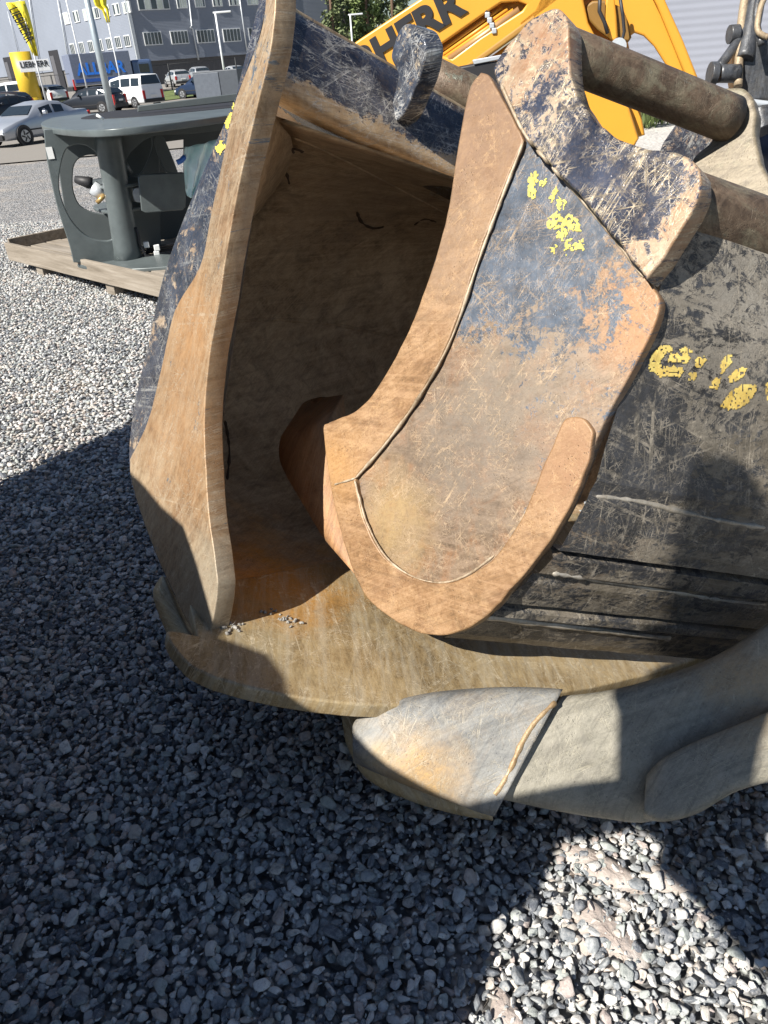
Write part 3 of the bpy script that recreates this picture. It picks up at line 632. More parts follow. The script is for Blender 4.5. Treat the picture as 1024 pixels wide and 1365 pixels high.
shB = link('shell', grid_mesh(rows, False), m_shell, sm)
shB.data.flip_normals() if shB.data.polygons[200].normal.dot(CAM - cent) < 0 else None
pxq = lambda p: p
bpy.context.view_layer.update()
BB = bvh_of(shB)
m_strip = worn('polished_strip', (.34, .31, .26), (.44, .41, .36), scramt=.3, uv=False, metal=.3, rough=.5)
bead('weld', BB, [(792, 661), (850, 668), (900, 680), (960, 694), (1023, 704)], .006, m_strip, sm, sink=-.55, wob=.9)
bead('weld', BB, [(735, 764), (800, 775), (900, 790), (960, 800), (1023, 806)], .006, m_strip, sm, sink=-.55, wob=.9)
bead('worn_edge', BB, [(648, 822), (700, 829), (780, 838), (840, 845), (895, 851)], .009, m_strip, sm, sink=-.3, wob=.4)
m_yel = worn('yellow_marker_paint', (.62, .42, .09), (.72, .52, .14), dirt=(.45, .33, .12), dirtamt=.5, scramt=.25, scr=(.3, .25, .18), uv=False, metal=0, rough=.6, fine=.15)
decal('yellow_mark', BB, [[(864, 492), (868, 472), (880, 461), (893, 460), (896, 467), (884, 474), (880, 484), (884, 495), (908, 498), (906, 503), (880, 502)], [(893, 470), (922, 474), (918, 484), (890, 482)], [(884, 486), (912, 491), (909, 498), (884, 494)], [(905, 465), (918, 462), (924, 470), (912, 472)],
      [(926, 478), (938, 474), (942, 480), (933, 490), (926, 488)], [(918, 496), (928, 497), (926, 508), (917, 506)], [(966, 474), (974, 471), (976, 482), (962, 498), (958, 490)], [(950, 505), (961, 503), (956, 518), (945, 516)],
      [(972, 500), (985, 489), (996, 490), (992, 500), (980, 508), (970, 512)], [(960, 540), (975, 520), (990, 512), (1004, 512), (1008, 520), (998, 536), (985, 545), (970, 546)], [(1020, 512), (1040, 500), (1040, 540), (1022, 532)]], m_yel, sm, step=1.6, jag=3)
decal('yellow_mark', BS, [[(704, 234), (714, 228), (718, 236), (714, 250), (716, 262), (710, 266), (704, 262)], [(718, 242), (730, 238), (727, 248), (718, 250)], [(732, 262), (744, 246), (742, 262), (736, 270)], [(744, 262), (756, 270), (752, 280), (742, 278)],
      [(730, 292), (744, 280), (750, 292), (742, 306), (728, 304)], [(744, 300), (760, 284), (774, 300), (776, 310), (760, 306), (752, 322), (742, 318)], [(764, 326), (778, 318), (780, 334), (760, 334)], [(732, 330), (742, 326), (740, 340)], [(754, 322), (762, 318), (758, 340), (752, 336)]],
      flat('bright_yellow_paint', (.56, .49, .09), .6, var=.3, scale=40), sm, step=1.3, jag=5, keep=.2)

# ================================================================== ROAD, GRASS
AS = asphalt()
A_ = onh(-200, 232); B_ = onh(520, 178)
def strip(name, p, q, r_, s_, z, mat, ny=14): return sheet(name, [(v.x, v.y) for v in (p, q, r_, s_)], z, mat, 4, ny)
strip('road', Vector((-60, 19.6, 0)), Vector((30, 23.5, 0)), Vector((30, 47, 0)), Vector((-60, 42, 0)), .012, AS)
strip('parking_lot', Vector((-80, 42.5, 0)), Vector((30, 47.5, 0)), Vector((30, 100, 0)), Vector((-80, 100, 0)), .01, AS, 40)
gr_m = flat('grass_green', (.10, .13, .035), .9, var=.45, scale=1.5)
def on_ter(px, py):
    h = 0.
    for _ in range(40): p = onh(px, py, h); h = .5 * h + .5 * ter(min(p.y, 300))
    return Vector((p.x, p.y, ter(p.y)))
ga_, gb_, gc_, gd_ = on_ter(205, 137), on_ter(330, 120), on_ter(330, 112), on_ter(205, 122)
gsheet = sheet('grass_verge', [(v.x, v.y) for v in (ga_, gb_, gc_, gd_)], .05, gr_m, 4, 4)
ga_, gb_, gc_, gd_ = on_ter(82, 146), on_ter(100, 144), on_ter(100, 136), on_ter(78, 138)
sheet('grass_verge', [(v.x, v.y) for v in (ga_, gb_, gc_, gd_)], .05, gr_m, 2, 2)
# ================================================================== BUILDING
def wall_mat(name, col):
    g = G(name); o = g.obj(); wv = g.n('TexWave', wave_type='BANDS', bands_direction='Z'); g.L(o, wv.inputs[0]); wv.inputs['Scale'].default_value = 2.2
    f = g.noise(o, .25, 4, .6); g.set(Base_Color=g.ramp(f, [(.3, tuple(c * .92 for c in col)), (.7, tuple(c * 1.06 for c in col))]), Roughness=.55); g.bump(wv.outputs['Fac'], .25, .02); return g.m
m_wall = wall_mat('grey_cladding', (.225, .25, .30)); m_plinth = flat('dark_plinth', (.10, .095, .095), .8); m_white = flat('white_frame', (.78, .79, .78), .5, var=.03)
m_glass = flat('window_glass', (.05, .065, .08), .12, var=.5, scale=.4, Specular_IOR_Level=.8); m_pane2 = flat('pale_blind_glass', (.50, .55, .50), .3, var=.25, scale=.5); m_dark = flat('dark_opening', (.02, .02, .024), .7); m_gutter = flat('galvanised', (.50, .53, .56), .4, metal=.3)
K = P(187, 90, 90); K.z = 0; Rr = P(341, 80, 97.5); Rr.z = 0; Ll = P(94, 100, 101.5); Ll.z = 0
bld = empty('office_building', (K.x, K.y, 0), 'long blue-grey clad industrial office block with rows of white framed windows', 'building')
def facade(o, d, L0, L1, top, sgn):
    """frame of one facade: n points towards the camera"""
    n = Vector((d.y, -d.x, 0)); n = n if n.dot(CAM - o) > 0 else -n
    return Frame(o, n)
F_R = facade(K, (Rr - K).normalized(), 0, 1, 0, 1); F_L = facade(K, (K - Ll).normalized(), 0, 1, 0, 1)
LR, LL = 34.0, 62.0
TOP = 22
def rect(F, a0, a1, b0, b1, c, t, mat, nm, par, bev=.0):
    me = box_mesh(a1 - a0, b1 - b0, t, bev, False); on_frame(me, F, (a0 + a1) / 2, (b0 + b1) / 2, c - t / 2); return link(nm, me, mat, par)
sR = 1 if F_R.e1.dot(Rr - K) > 0 else -1; sL = 1 if F_L.e1.dot(Ll - K) > 0 else -1
rect(F_R, 0, 27.0, 3.4, TOP, 0, .5, m_wall, 'wall', bld); rect(F_R, 0, 27.0, -1, 3.4, -.25, .4, m_plinth, 'plinth', bld)
rect(F_L, -LL, -.5, 3.4, TOP, 0, .5, m_wall, 'wall', bld); rect(F_L, -LL, -.5, -1, 3.4, -.12, .4, flat('grey_plinth', (.17, .165, .16), .8), 'plinth', bld)
rect(F_R, 27.0, 31.5, 2, TOP - 9, -2.5, .5, m_plinth, 'annex_wall', bld)
rect(F_R, -.18, .18, 3.0, TOP, .12, .3, m_gutter, 'corner_trim', bld)
def window(F, x0, y0, x1, y1, n, pale=0.):
    """window band: frame with n panes, corners given by its picture extent on the facade"""
    a0, b1 = F.px(x0, y0); a1, b0 = F.px(x1, y1)
    if a1 < a0: a0, a1 = a1, a0
    b0, b1 = min(b0, b1), max(b0, b1)
    f = rect(F, a0, a1, b0, b1, .10, .2, m_white, 'window', bld)
    wp = (a1 - a0 - .08) / n
    for i in range(n):
        rect(F, a0 + .08 + i * wp, a0 + wp * (i + 1) - .03, b0 + .09, b1 - .08, .13, .05, m_pane2 if random.random() < pale else m_glass, 'pane', bld)
for x0, x1, y0 in ((190, 217.5, 43), (226, 252.5, 41.5), (261, 287.5, 40), (296, 322, 38.5), (330.5, 355, 37), (364, 388, 35.5)): window(F_R, x0, y0, x1, y0 + 16.5, 5)
for x0, x1, y0 in ((181, 227, -8), (233, 250, -9.5), (257.5, 274, -10.8), (281, 297, -12), (303, 319, -13), (327, 345, -14), (353, 369, -15), (378, 394, -16)): window(F_R, x0, y0, x1, y0 + 20.5, 5 if x1 - x0 > 20 else 4, .7)
for i in range(7): window(F_L, 93.2 + i * 12.0, 58.5 - i * 1.85, 102.7 + i * 12.0 + i * .25, 73.2 - i * 1.95, 3, .0)
for i in range(7): window(F_L, 84 + i * 13.2, 17.5 - i * 2.4, 94.3 + i * 13.3 + i * .2, 31.5 - i * 2.5, 3, .5)
for a, b, c, d in ((64.5, 68, 86, 104), (4, 77, 25, 112)):
    a0, b1 = F_L.px(a, b); a1, b0 = F_L.px(c, d); f = rect(F_L, min(a0, a1), max(a0, a1), -.8, b1, .06, .12, m_dark, 'loading_door', bld)
    rect(F_L, min(a0, a1) + .2, min(a0, a1) + 1.3, -.8, b1 - .6, .09, .05, flat('door_grey', (.10, .10, .11), .6), 'door_leaf', bld)
def pipe_on(F, pts_, r_=.09, nm='downpipe'):
    return link(nm, tube_mesh([F.w(*F.px(x, y), .2) for x, y in pts_], r_, 8), m_gutter, bld)
pipe_on(F_R, [(249, -20), (255, 34), (253, 37), (256, 38), (264, 80)]); pipe_on(F_R, [(316, -20), (329.5, 74)]); pipe_on(F_L, [(38, -20), (56, 95)]); pipe_on(F_L, [(79, 0), (96.5, 97)]); pipe_on(F_L, [(12, 15), (27, 72)], .05)
roof = rect(F_L, -LL, -.5, TOP, TOP + .3, .1, .8, m_gutter, 'parapet', bld)
# ================================================================== VEHICLES
m_tyre = flat('tyre_rubber', (.018, .018, .02), .85); m_rim_ = flat('alloy_rim', (.42, .43, .45), .35, metal=.6); m_cglass = flat('car_glass', (.02, .028, .035), .08, Specular_IOR_Level=.7); m_black = flat('black_plastic', (.022, .022, .025), .55)
m_red = flat('red_lamp', (.45, .02, .02), .25); m_lamp = flat('clear_lamp', (.6, .62, .65), .15)
def wheel(par, x, y, r_, side, wd=.2):
    e = link('wheel', xf(tube_mesh([(0, -wd/2, 0), (0, -wd/2 + .02, 0), (0, wd/2 - .02, 0), (0, wd/2, 0)], [r_ * .9, r_, r_, r_ * .9], 20), (x, y, r_)), m_tyre, par, False)
    rm = xf(tube_mesh([(0, side * (wd/2 - .03), 0), (0, side * (wd/2 + .012), 0)], r_ * .66, 18), (x, y, r_)); link('rim', rm, m_rim_, e, False)
    for k in range(5):
        a = k * math.tau / 5; me = box_mesh(r_ * .16, .012, r_ * .48, 0, True); me.transform(Matrix.Translation((x, y + side * (wd/2 + .018), r_)) @ Matrix.Rotation(a, 4, 'Y') @ Matrix.Translation((r_ * .14, 0, r_ * .1))); link('spoke_gap', me, m_black, e, False)
def car(label, cat, loc, head, paint, prof, W=1.8, name='parked_car', wheel_x=(.85, -1.7), r_=.32, rear_red=True, group=None, text=None, plate=True, tl=(.75, .2)):
    """prof: (x, z_belt, z_roof, half-width scale); x runs from the front bumper (+) to the rear (-)"""
    e = empty(name, loc, label, cat, group, math.atan2(head.y, head.x)); e.scale = (.87,) * 3
    secs = []
    for x, zb, zr, ws in prof:
        h = W / 2 * ws; zl = .22; has = zr > zb + .05
        ring = [(0, zl), (h * .9, zl), (h * .985, zl + .12), (h, .5), (h * .985, zb - .12), (h * .95, zb)]
        ring += [(h * .80, zr - .05), (h * .66, zr), (0, zr + .02)] if has else [(h * .93, zb + .01), (h * .8, zb + .02), (0, zb + .035)]
        secs.append([(x, y, z) for y, z in ring] + [(x, -y, z) for y, z in ring[-2:0:-1]])
    rows_ = [[Vector(p) for p in s_ + s_[:1]] for s_ in secs]
    me = grid_mesh(rows_, True); bm = bmesh.new(); bm.from_mesh(me); bmesh.ops.remove_doubles(bm, verts=bm.verts, dist=.0005)
    bmesh.ops.holes_fill(bm, edges=[q for q in bm.edges if q.is_boundary], sides=0); bmesh.ops.recalc_face_normals(bm, faces=bm.faces); bm.to_mesh(me); bm.free(); me.shade_smooth()
    link('body', me, paint, e, False)
    cab = [p for p in prof if p[2] > p[1] + .05]
    for s_ in (1, -1):                          # side windows, one pane between each pair of pillars
        for i in range(len(cab) - 1):
            (x0, zb0, zr0, w0), (x1, zb1, zr1, w1) = cab[i], cab[i + 1]; g_ = .06
            pts_ = []
            for xx, zb, zr, ww, f in ((x0 - g_, zb0, zr0, w0, 0), (x1 + g_, zb1, zr1, w1, 0), (x1 + g_, zb1, zr1, w1, 1), (x0 - g_, zb0, zr0, w0, 1)):
                hh = W / 2 * ww; k = .12 if f == 0 else .80
                pts_.append(Vector((xx, s_ * (hh * (.95 - .15 * k) + .012), zb + (zr - .05 - zb) * k)))
            me = mesh(pts_, [(0, 1, 2, 3)] if s_ < 0 else [(3, 2, 1, 0)]); link('side_window', thicken(me, Vector((0, -s_ * .01, 0))), m_cglass, e, False)
    for a_, b_, nm in ((0, 1, 'windscreen'), (-1, -2, 'rear_window')):
        j = prof.index(cab[a_]); o_ = prof[j - 1] if a_ == 0 else prof[j + 1]; c_ = cab[a_]
        d_ = .012 if a_ == 0 else -.012
        q0 = Vector((o_[0] * .85 + c_[0] * .15, 0, o_[1] * .85 + (c_[2]) * .15 + .03)); q1 = Vector((c_[0] * .92 + o_[0] * .08, 0, c_[2] * .92 + o_[1] * .08)); h0, h1 = W / 2 * .84, W / 2 * .68
        me = mesh([q0 + Vector((d_, -h0, .02)), q0 + Vector((d_, h0, .02)), q1 + Vector((d_, h1, .02)), q1 + Vector((d_, -h1, .02))], [(0, 1, 2, 3) if a_ == 0 else (3, 2, 1, 0)]); link(nm, thicken(me, Vector((-d_, 0, 0))), m_cglass, e, False)
    for x in wheel_x:
        for s_ in (1, -1):
            arch = xf(tube_mesh([(0, -.02, 0), (0, .02, 0)], r_ * 1.16, 20), (x, s_ * (W / 2 - .005), r_ * 1.02)); link('wheel_arch', arch, m_black, e, False); wheel(e, x, s_ * (W / 2 - .08), r_, s_)
    xf_, xr = prof[0][0], prof[-1][0]; zb = prof[-1][1]
    for s_ in (1, -1):
        link('tail_light', xf(box_mesh(.10, .20, tl[0] * .45, .02), (xr + .04, s_ * (W / 2 * .80), zb - tl[0] * .42 + tl[1])), m_red, e, False)
        link('headlight', xf(box_mesh(.22, .32, .13, .03), (xf_ - .10, s_ * (W / 2 * .70), prof[1][1] - .22)), m_lamp, e, False)
        link('mirror', xf(box_mesh(.12, .18, .13, .03), (cab[0][0] - .15 if cab else 0, s_ * (W / 2 + .08), cab[0][1] + .04)), paint, e, False)
    link('bumper', xf(box_mesh(.12, W * .9, .22, .03), (xr + .0, 0, .27)), m_black, e, False); link('bumper', xf(box_mesh(.12, W * .86, .2, .03), (xf_, 0, .25)), m_black, e, False)
    if plate: link('number_plate', xf(box_mesh(.02, .5, .11), (xr - .03, 0, .62)), m_white, e, False)
    link('side_moulding', xf(box_mesh(W * 1.2, W + .03, .05), ((wheel_x[0] + wheel_x[1]) / 2, 0, .48)), m_black, e, False)
    if text:
        body, size, col, x, z = text
        for s_ in (1, -1):
            me = text_mesh(body, size, .01, .02); me.transform(Matrix.Translation((x, s_ * (W / 2 + .02), z)) @ (Matrix.Rotation(math.pi, 4, 'Z') if s_ > 0 else Matrix()) @ Matrix.Rotation(math.pi / 2, 4, 'X')); link('lettering', me, col, e, False)
    return e
paint_ = lambda n, c, m=.5: flat('paint_' + n, c, .28, metal=m, var=.04)
sedan = [(2.25, .42, 0, .72), (2.15, .62, 0, .88), (1.5, .80, 0, .97), (.95, .90, 0, 1), (.35, .92, 1.30, 1), (-.35, .93, 1.41, 1), (-.95, .95, 1.34, 1), (-1.55, .98, .0, .99), (-2.1, .98, 0, .95), (-2.3, .80, 0, .86)]
hatch = [(2.1, .45, 0, .72), (2.0, .68, 0, .88), (1.4, .85, 0, .97), (.9, .95, 0, 1), (.35, .98, 1.38, 1), (-.4, 1.0, 1.50, 1), (-1.1, 1.02, 1.48, 1), (-1.8, 1.04, 1.36, .97), (-2.12, 1.0, 0, .93), (-2.2, .7, 0, .9)]
vanp = [(2.4, .55, 0, .76), (2.3, .85, 0, .9), (1.9, 1.05, 0, .97), (1.55, 1.15, 0, 1), (.95, 1.18, 1.80, 1), (-.2, 1.2, 1.95, 1), (-1.3, 1.2, 1.96, 1), (-2.25, 1.2, 1.92, 1), (-2.36, 1.18, 0, .98), (-2.42, .6, 0, .96)]
hd = lambda px, py, lat, away: (lambda f, s_: (s_ * lat + f * away).normalized())(Vector((ray(px, 300).x, ray(px, 300).y, 0)).normalized(), Vector((ray(px, 300).y, -ray(px, 300).x, 0)).normalized())
def at_g(px, py): p = on_ter(px, py + 2.5); p.z += .012; return p
car('silver four-door sedan parked at the left edge behind the grey steel frame', 'car', at_g(52, 187), hd(52, 187, -.72, -.62), paint_('silver', (.42, .45, .50)), sedan, 1.78, wheel_x=(1.35, -1.35), tl=(.5, .1))
car('dark blue-grey hatchback with red tail lights behind the tall grey lamp pole', 'car', at_g(125, 149), hd(125, 150, -.80, .55), paint_('dark', (.035, .04, .05)), hatch, 1.8, wheel_x=(1.3, -1.3), tl=(1.3, .25))
car('white passenger van seen from behind with two dark rear windows', 'van', at_g(178, 141), hd(178, 141, -.62, .85), paint_('white', (.80, .82, .84), 0), vanp, 1.92, name='parked_van', wheel_x=(1.5, -1.5), tl=(1.5, .35))
car('silver hatchback parked by the dark plinth, just right of the white van', 'car', at_g(238, 113), hd(238, 112, -.25, .97), paint_('silver2', (.50, .51, .52)), hatch, 1.8, wheel_x=(1.3, -1.3))
car('silver car half hidden behind the grey steel crate', 'car', at_g(266, 109.5), hd(266, 110, -.25, .97), paint_('silver3', (.40, .42, .44)), hatch, 1.8, wheel_x=(1.3, -1.3))
car('silver car at the right end of the row, right of the thin street lamp', 'car', at_g(312, 105), hd(312, 105, -.5, .85), paint_('silver4', (.52, .54, .56)), sedan, 1.8, wheel_x=(1.35, -1.35))
car('dark blue car with alloy wheel poking out left of the grey steel crate', 'car', at_g(272, 127), hd(272, 127, -.75, .6), paint_('blue', (.03, .05, .10)), hatch, 1.8, wheel_x=(1.3, -1.3))
car('white hatchback parked right of the yellow pylon', 'car', at_g(65, 138), hd(65, 137, -.45, .9), paint_('white2', (.78, .78, .78), 0), hatch, 1.8, wheel_x=(1.3, -1.3), tl=(1.2, .2))
car('white cargo van with blue capital letters, left of the yellow pylon', 'van', at_g(16, 143), hd(16, 140, -.95, .25), paint_('white3', (.72, .74, .76), 0), vanp, 1.95, name='parked_van', wheel_x=(1.5, -1.5), text=('ALL', .85, flat('sign_blue', (.03, .12, .50), .5), -.6, .95))
car('dark estate car with red tail light in front of the lettered van', 'car', at_g(6, 151), hd(6, 150, -.8, .55), paint_('dark2', (.05, .045, .05)), hatch, 1.8, wheel_x=(1.3, -1.3), tl=(1.2, .2))
car('nearly hidden dark car just behind the silver sedan', 'car', at_g(2, 163), hd(2, 160, -.8, -.5), paint_('dark3', (.03, .035, .045)), hatch, 1.8, wheel_x=(1.3, -1.3))
# box truck
tp = at_g(140, 128); th = hd(140, 125, .97, .22)
trk = empty('box_truck', tp, 'blue-grey box truck with bright blue lettering behind the dark hatchback', 'truck', None, math.atan2(th.y, th.x))
link('box', xf(box_mesh(4.6, 2.3, 2.1, .04), (0, 0, .95)), flat('truck_blue', (.16, .185, .26), .5), trk, False)
link('chassis', xf(box_mesh(6.2, 1.9, .3, .02), (.6, 0, .62)), m_black, trk, False)
link('cab', xf(box_mesh(1.6, 2.1, 1.9, .18), (3.2, 0, .5)), paint_('truck', (.10, .15, .28), .2), trk, False); link('side_window', xf(box_mesh(.8, 2.14, .6, .02), (3.3, 0, 1.5)), m_cglass, trk, False)
link('stripe', xf(box_mesh(4.4, 2.33, .22), (0, 0, 1.15)), flat('truck_stripe', (.03, .10, .38), .5), trk, False)
me = text_mesh('ALLBAR', 1.1, .01, .03, sx=.95); me.transform(Matrix.Translation((-.1, -1.17, 1.98)) @ Matrix.Rotation(math.pi / 2, 4, 'X')); link('lettering', me, flat('letter_blue', (.03, .22, .85), .5), trk, False)
link('tail_light', xf(box_mesh(.1, .25, .7), (-2.33, -1.0, .7)), m_red, trk, False)
for x in (-1.5, 3.1):
    for s_ in (1, -1): wheel(trk, x, s_ * 1.0, .42, s_, .28)
# ================================================================== SIGNS, POLES, FENCE
m_yellow = flat('sign_yellow', (.62, .42, .03), .45, var=.05); m_ink = flat('letter_black', (.015, .015, .018), .5)
yb = at_g(46, 141); zc = (ROT.transposed() @ (yb - CAM)).z * -1
topz = lambda base, px, py: (lambda r_: CAM.z + r_.z * ((base.x - CAM.x) ** 2 + (base.y - CAM.y) ** 2) ** .5 / (r_.x ** 2 + r_.y ** 2) ** .5 - base.z)(ray(px, py))
hgt = topz(yb, 31, 69)
pyl = empty('sign_pylon', yb, 'yellow round sign pylon with a white name board, left of the lamp pole', 'sign')
ry = .5 * 26 * zc / FPX
link('column', tube_mesh([(0, 0, 0), (0, 0, hgt * .18), (0, 0, hgt * .185), (0, 0, hgt * .19), (0, 0, hgt)], [ry, ry, ry * .96, ry, ry], 32), m_yellow, pyl, False)
dv = Vector((yb.x, yb.y, 0)).normalized(); FS = Frame(Vector((0, 0, hgt * .74)) - dv * (ry + .12) + Vector((dv.y, -dv.x, 0)) * ry * 1.05, -dv)
bw = 37 * zc / FPX; bh = 13 * zc / FPX
link('name_board', on_frame(box_mesh(bw, bh, .12, .01, False), FS), flat('board_white', (.75, .76, .78), .5), pyl, False)
me = text_mesh('LIEBHERR', bh * .70, .02, .012, sx=1.0); xs = [v.co.x for v in me.vertices]; me.transform(Matrix.Scale(bw * .92 / (max(xs) - min(xs)), 4, (1, 0, 0))); link('lettering', on_frame(me, FS, 0, bh * .12, .075), m_ink, pyl, False)
def pole(name, label, cat, b, px, py, r0, r1, mat, arm=None, group=None):
    h = topz(b, px, py); e = empty(name, b, label, cat, group); link('shaft', tube_mesh([(0, 0, 0), (0, 0, h * .5), (0, 0, h)], [r0, (r0 + r1) / 2, r1], 14), mat, e, False)
    if arm:
        s_ = Vector((dv.y, -dv.x, 0)) * arm
        link('lamp_head', xf(box_mesh(abs(arm) * 1.3, .30, .14, .05), (s_.x * .5, s_.y * .5, h)), m_lamp, e, False)
    return e, h
m_pole = flat('galvanised_pole', (.40, .46, .50), .4, metal=.4, var=.15, scale=3); m_wpole = flat('white_pole', (.75, .77, .80), .4)
pb = at_g(151, 154); pole('lamp_post', 'thick galvanised lamp pole rising out of the top of the picture', 'lamp post', pb, 116, -40, .19, .14, m_pole)
sb = P(299, 95, 62); sb = Vector((sb.x, sb.y, ter(sb.y))); pole('lamp_post', 'thin street lamp standing before the long window facade', 'lamp post', sb, 288, 18, .09, .07, m_wpole, 1.1)
sb2 = P(470, 60, 75); sb2 = Vector((sb2.x, sb2.y, ter(sb2.y))); pole('lamp_post', 'thin pale street lamp in front of the pine trees', 'lamp post', sb2, 463, 21, .09, .07, m_wpole, 1.1)
m_flag = flat('flag_yellow', (.80, .68, .04), .6, var=.10, scale=2)
def flag_pole(px, py, tx, ty, label, cloth, z=52, letters=None):
    b = P(px, py, z); b = Vector((b.x, b.y, ter(b.y))); e, h = pole('flag_pole', label, 'flag pole', b, tx, ty, .05, .035, m_wpole, group='flag poles by the parking lot')
    F_ = Frame(b, -Vector((b.x, b.y, 0)).normalized()); q = [F_.px(x, y) for x, y in cloth]
    rows_ = []; n_ = len(q) // 2; L_, R_ = q[:n_], q[n_:][::-1]
    for a, c in zip(L_, R_):
        rows_.append([F_.w(a[0] + (c[0] - a[0]) * k / 8, a[1] + (c[1] - a[1]) * k / 8, .12 * math.sin(k * 1.3 + a[1] * 1.2) + .03) for k in range(9)])
    me = grid_mesh(rows_, True); fl_ = link('flag', thicken(me, Vector((0, .02, 0))), m_flag, e)
    if letters:
        (x0, y0), (x1, y1), size = letters; a, c = F_.px(x0, y0), F_.px(x1, y1); ang = math.atan2(c[1] - a[1], c[0] - a[0]); Ln = math.hypot(c[0] - a[0], c[1] - a[1])
        me = text_mesh('LIEBHERR', size, .02, .012); xs = [v.co.x for v in me.vertices]; me.transform(Matrix.Scale(Ln / (max(xs) - min(xs)), 4, (1, 0, 0)))
        link('lettering', on_frame(me, F_, (a[0] + c[0]) / 2, (a[1] + c[1]) / 2, .22, ang), m_ink, fl_)
    return e
flag_pole(60, 128, 33, -2, 'yellow banner flag with black lettering above the yellow pylon', [(8, 4), (13, 14), (24, 34), (37, 58), (44, 74), (51, 75), (48, 60), (44, 38), (38, 16), (33, 1)], 44, letters=((17, 11), (40, 56), .72))
flag_pole(163, 118, 147, 8, 'white pole with a limp yellow flag beside the galvanised lamp pole', [(123, -12), (125, 2), (127, 8), (136, 14), (140, 24), (142, 30), (147, 30), (146, 22), (145, 12), (142, 6), (142, -2), (143, -14)], 52)
flag_pole(117, 122, 103, -30, 'bare white pole left of the galvanised lamp pole', [(98, -30), (98, -28), (103, -28), (103, -30)], 52)
fb = [P(-40, 122, 46), P(77, 137, 50), P(230, 119, 58), P(345, 108, 62)]
fen = None; m_fence = flat('fence_black', (.02, .022, .024), .6)
fpts = []
for (xb, yb_, yt) in ((-30, 150, 113), (77, 138, 106), (230, 120, 88), (318, 110, 80)):
    b = on_ter(xb, yb_ - .5); b.z = ter(b.y); fpts.append((b, topz(b, xb - 4, yt)))
fen = empty('mesh_fence', fpts[1][0], 'thin black wire mesh fence running along the parking lot', 'fence')
for b, h in fpts: link('post', tube_mesh([b, b + Vector((0, 0, 1.9))], .06, 8), m_fence, fen)
for (a, _), (c, _) in zip(fpts, fpts[1:]):
    for z in (1.85, .08): link('rail', tube_mesh([a + Vector((0, 0, z)), c + Vector((0, 0, z))], .02, 6), m_fence, fen)
vs_ = []
for (a, _), (c, _) in zip(fpts, fpts[1:]):
    n_ = int((c - a).length / .5)
    for k in range(n_): p = a.lerp(c, k / n_); vs_.append(tube_mesh([p + Vector((0, 0, .1)), p + Vector((0, 0, 1.85))], .006, 3))
o = link('wire_mesh', join(vs_), m_fence, fen); o['kind'] = 'stuff'
# open steel crate on the lot
cb = at_g(299, 133); crt = empty('steel_crate', cb, 'dark grey steel box standing on the lot, left of the bucket\'s side plate', 'crate', None, -.25)
m_crate = flat('crate_grey', (.06, .07, .085), .5); zc2 = -(ROT.transposed() @ (cb - CAM)).z; wc = 62 * zc2 / FPX
link('shell', xf(box_mesh(wc, wc * .55, wc * .52, .05), (0, 0, .18)), m_crate, crt, False)
link('front_panel', xf(box_mesh(wc * .56, .06, wc * .48, .02), (-wc * .20, -wc * .28, .20)), flat('crate_light', (.10, .115, .14), .45), crt, False)
for x in (-.42, 0, .42): link('runner', xf(box_mesh(.14, wc * .5, .2, .01), (x * wc, 0, 0)), m_black, crt, False)
# ================================================================== TREES
m_bark = flat('pine_bark', (.16, .105, .07), .9, var=.3, scale=8)
def leaf_mat(name, a, b):
    g = G(name); f = g.noise(g.obj(), 1.2, 3, .6); g.set(Base_Color=g.ramp(f, [(.35, a), (.65, b)]), Roughness=.7, Subsurface_Weight=0.); return g.m
m_pine = leaf_mat('pine_needles', (.07, .095, .035), (.14, .17, .07)); m_birch = leaf_mat('birch_leaves', (.10, .15, .04), (.18, .23, .08))
def tree(name, loc, h, spread, mat, label, seed, base=.35, n=1500, lf=.28):
    r = random.Random(seed); e = empty(name, loc, label, 'tree', 'trees behind the office block')
    link('trunk', tube_mesh([(0, 0, -.3), (.1 * r.random(), .1, h * .5), (.2 * r.random(), 0, h)], [h * .017, h * .011, .03], 8), m_bark, e, False)
    vs, fs = [], []; clumps = []; br = []
    for k in range(34):
        z = h * (base + (1 - base) * (k + r.random()) / 34); a = r.random() * math.tau; R_ = spread * (1 - (z / h - base) / (1 - base)) ** .6 * (.55 + .5 * r.random()) + .15
        c = Vector((math.cos(a) * R_ * .75, math.sin(a) * R_ * .75, z + .2)); clumps.append((c, R_ * .42 + .25)); br.append(tube_mesh([(0, 0, z - .5), (c.x * .5, c.y * .5, z - .2), c], [.05, .035, .01], 5))
    link('branches', join(br), m_bark, e, False)
    for k in range(n):
        c, R_ = clumps[r.randrange(len(clumps))]; d = Vector((r.gauss(0, 1), r.gauss(0, 1), r.gauss(0, .6))); d = d.normalized() * R_ * r.random() ** .5; p = c + d
        u = Vector((r.gauss(0, 1), r.gauss(0, 1), r.gauss(0, 1))).normalized(); v = u.orthogonal().normalized(); s_ = lf * (.6 + .8 * r.random()); i = len(vs)
        vs += [p - u * s_ * .5, p + v * s_ * .28, p + u * s_ * .5, p - v * s_ * .28]; fs.append((i, i+1, i+2, i+3))
    link('crown', mesh(vs, fs), mat, e, False)
kinds = ['tall dark pine, its trunk showing between the building and the yellow boom', 'light green birch among the pines behind the building']
tn = ['leftmost pine beside the end of the grey building', 'pale birch second from the grey building', 'pine with bare lower trunk left of the thin street lamp', 'dense pine right behind the thin street lamp', 'slim pine right of the thin street lamp', 'pale birch close to the yellow boom', 'dark pine half hidden by the yellow boom', 'far pine showing a gap of sky beside it', 'short bushy birch at the foot of the pines', 'thin pine squeezed against the end of the dark annex wall', 'slender birch between two pines left of the boom', 'rightmost pine, mostly covered by the yellow boom']
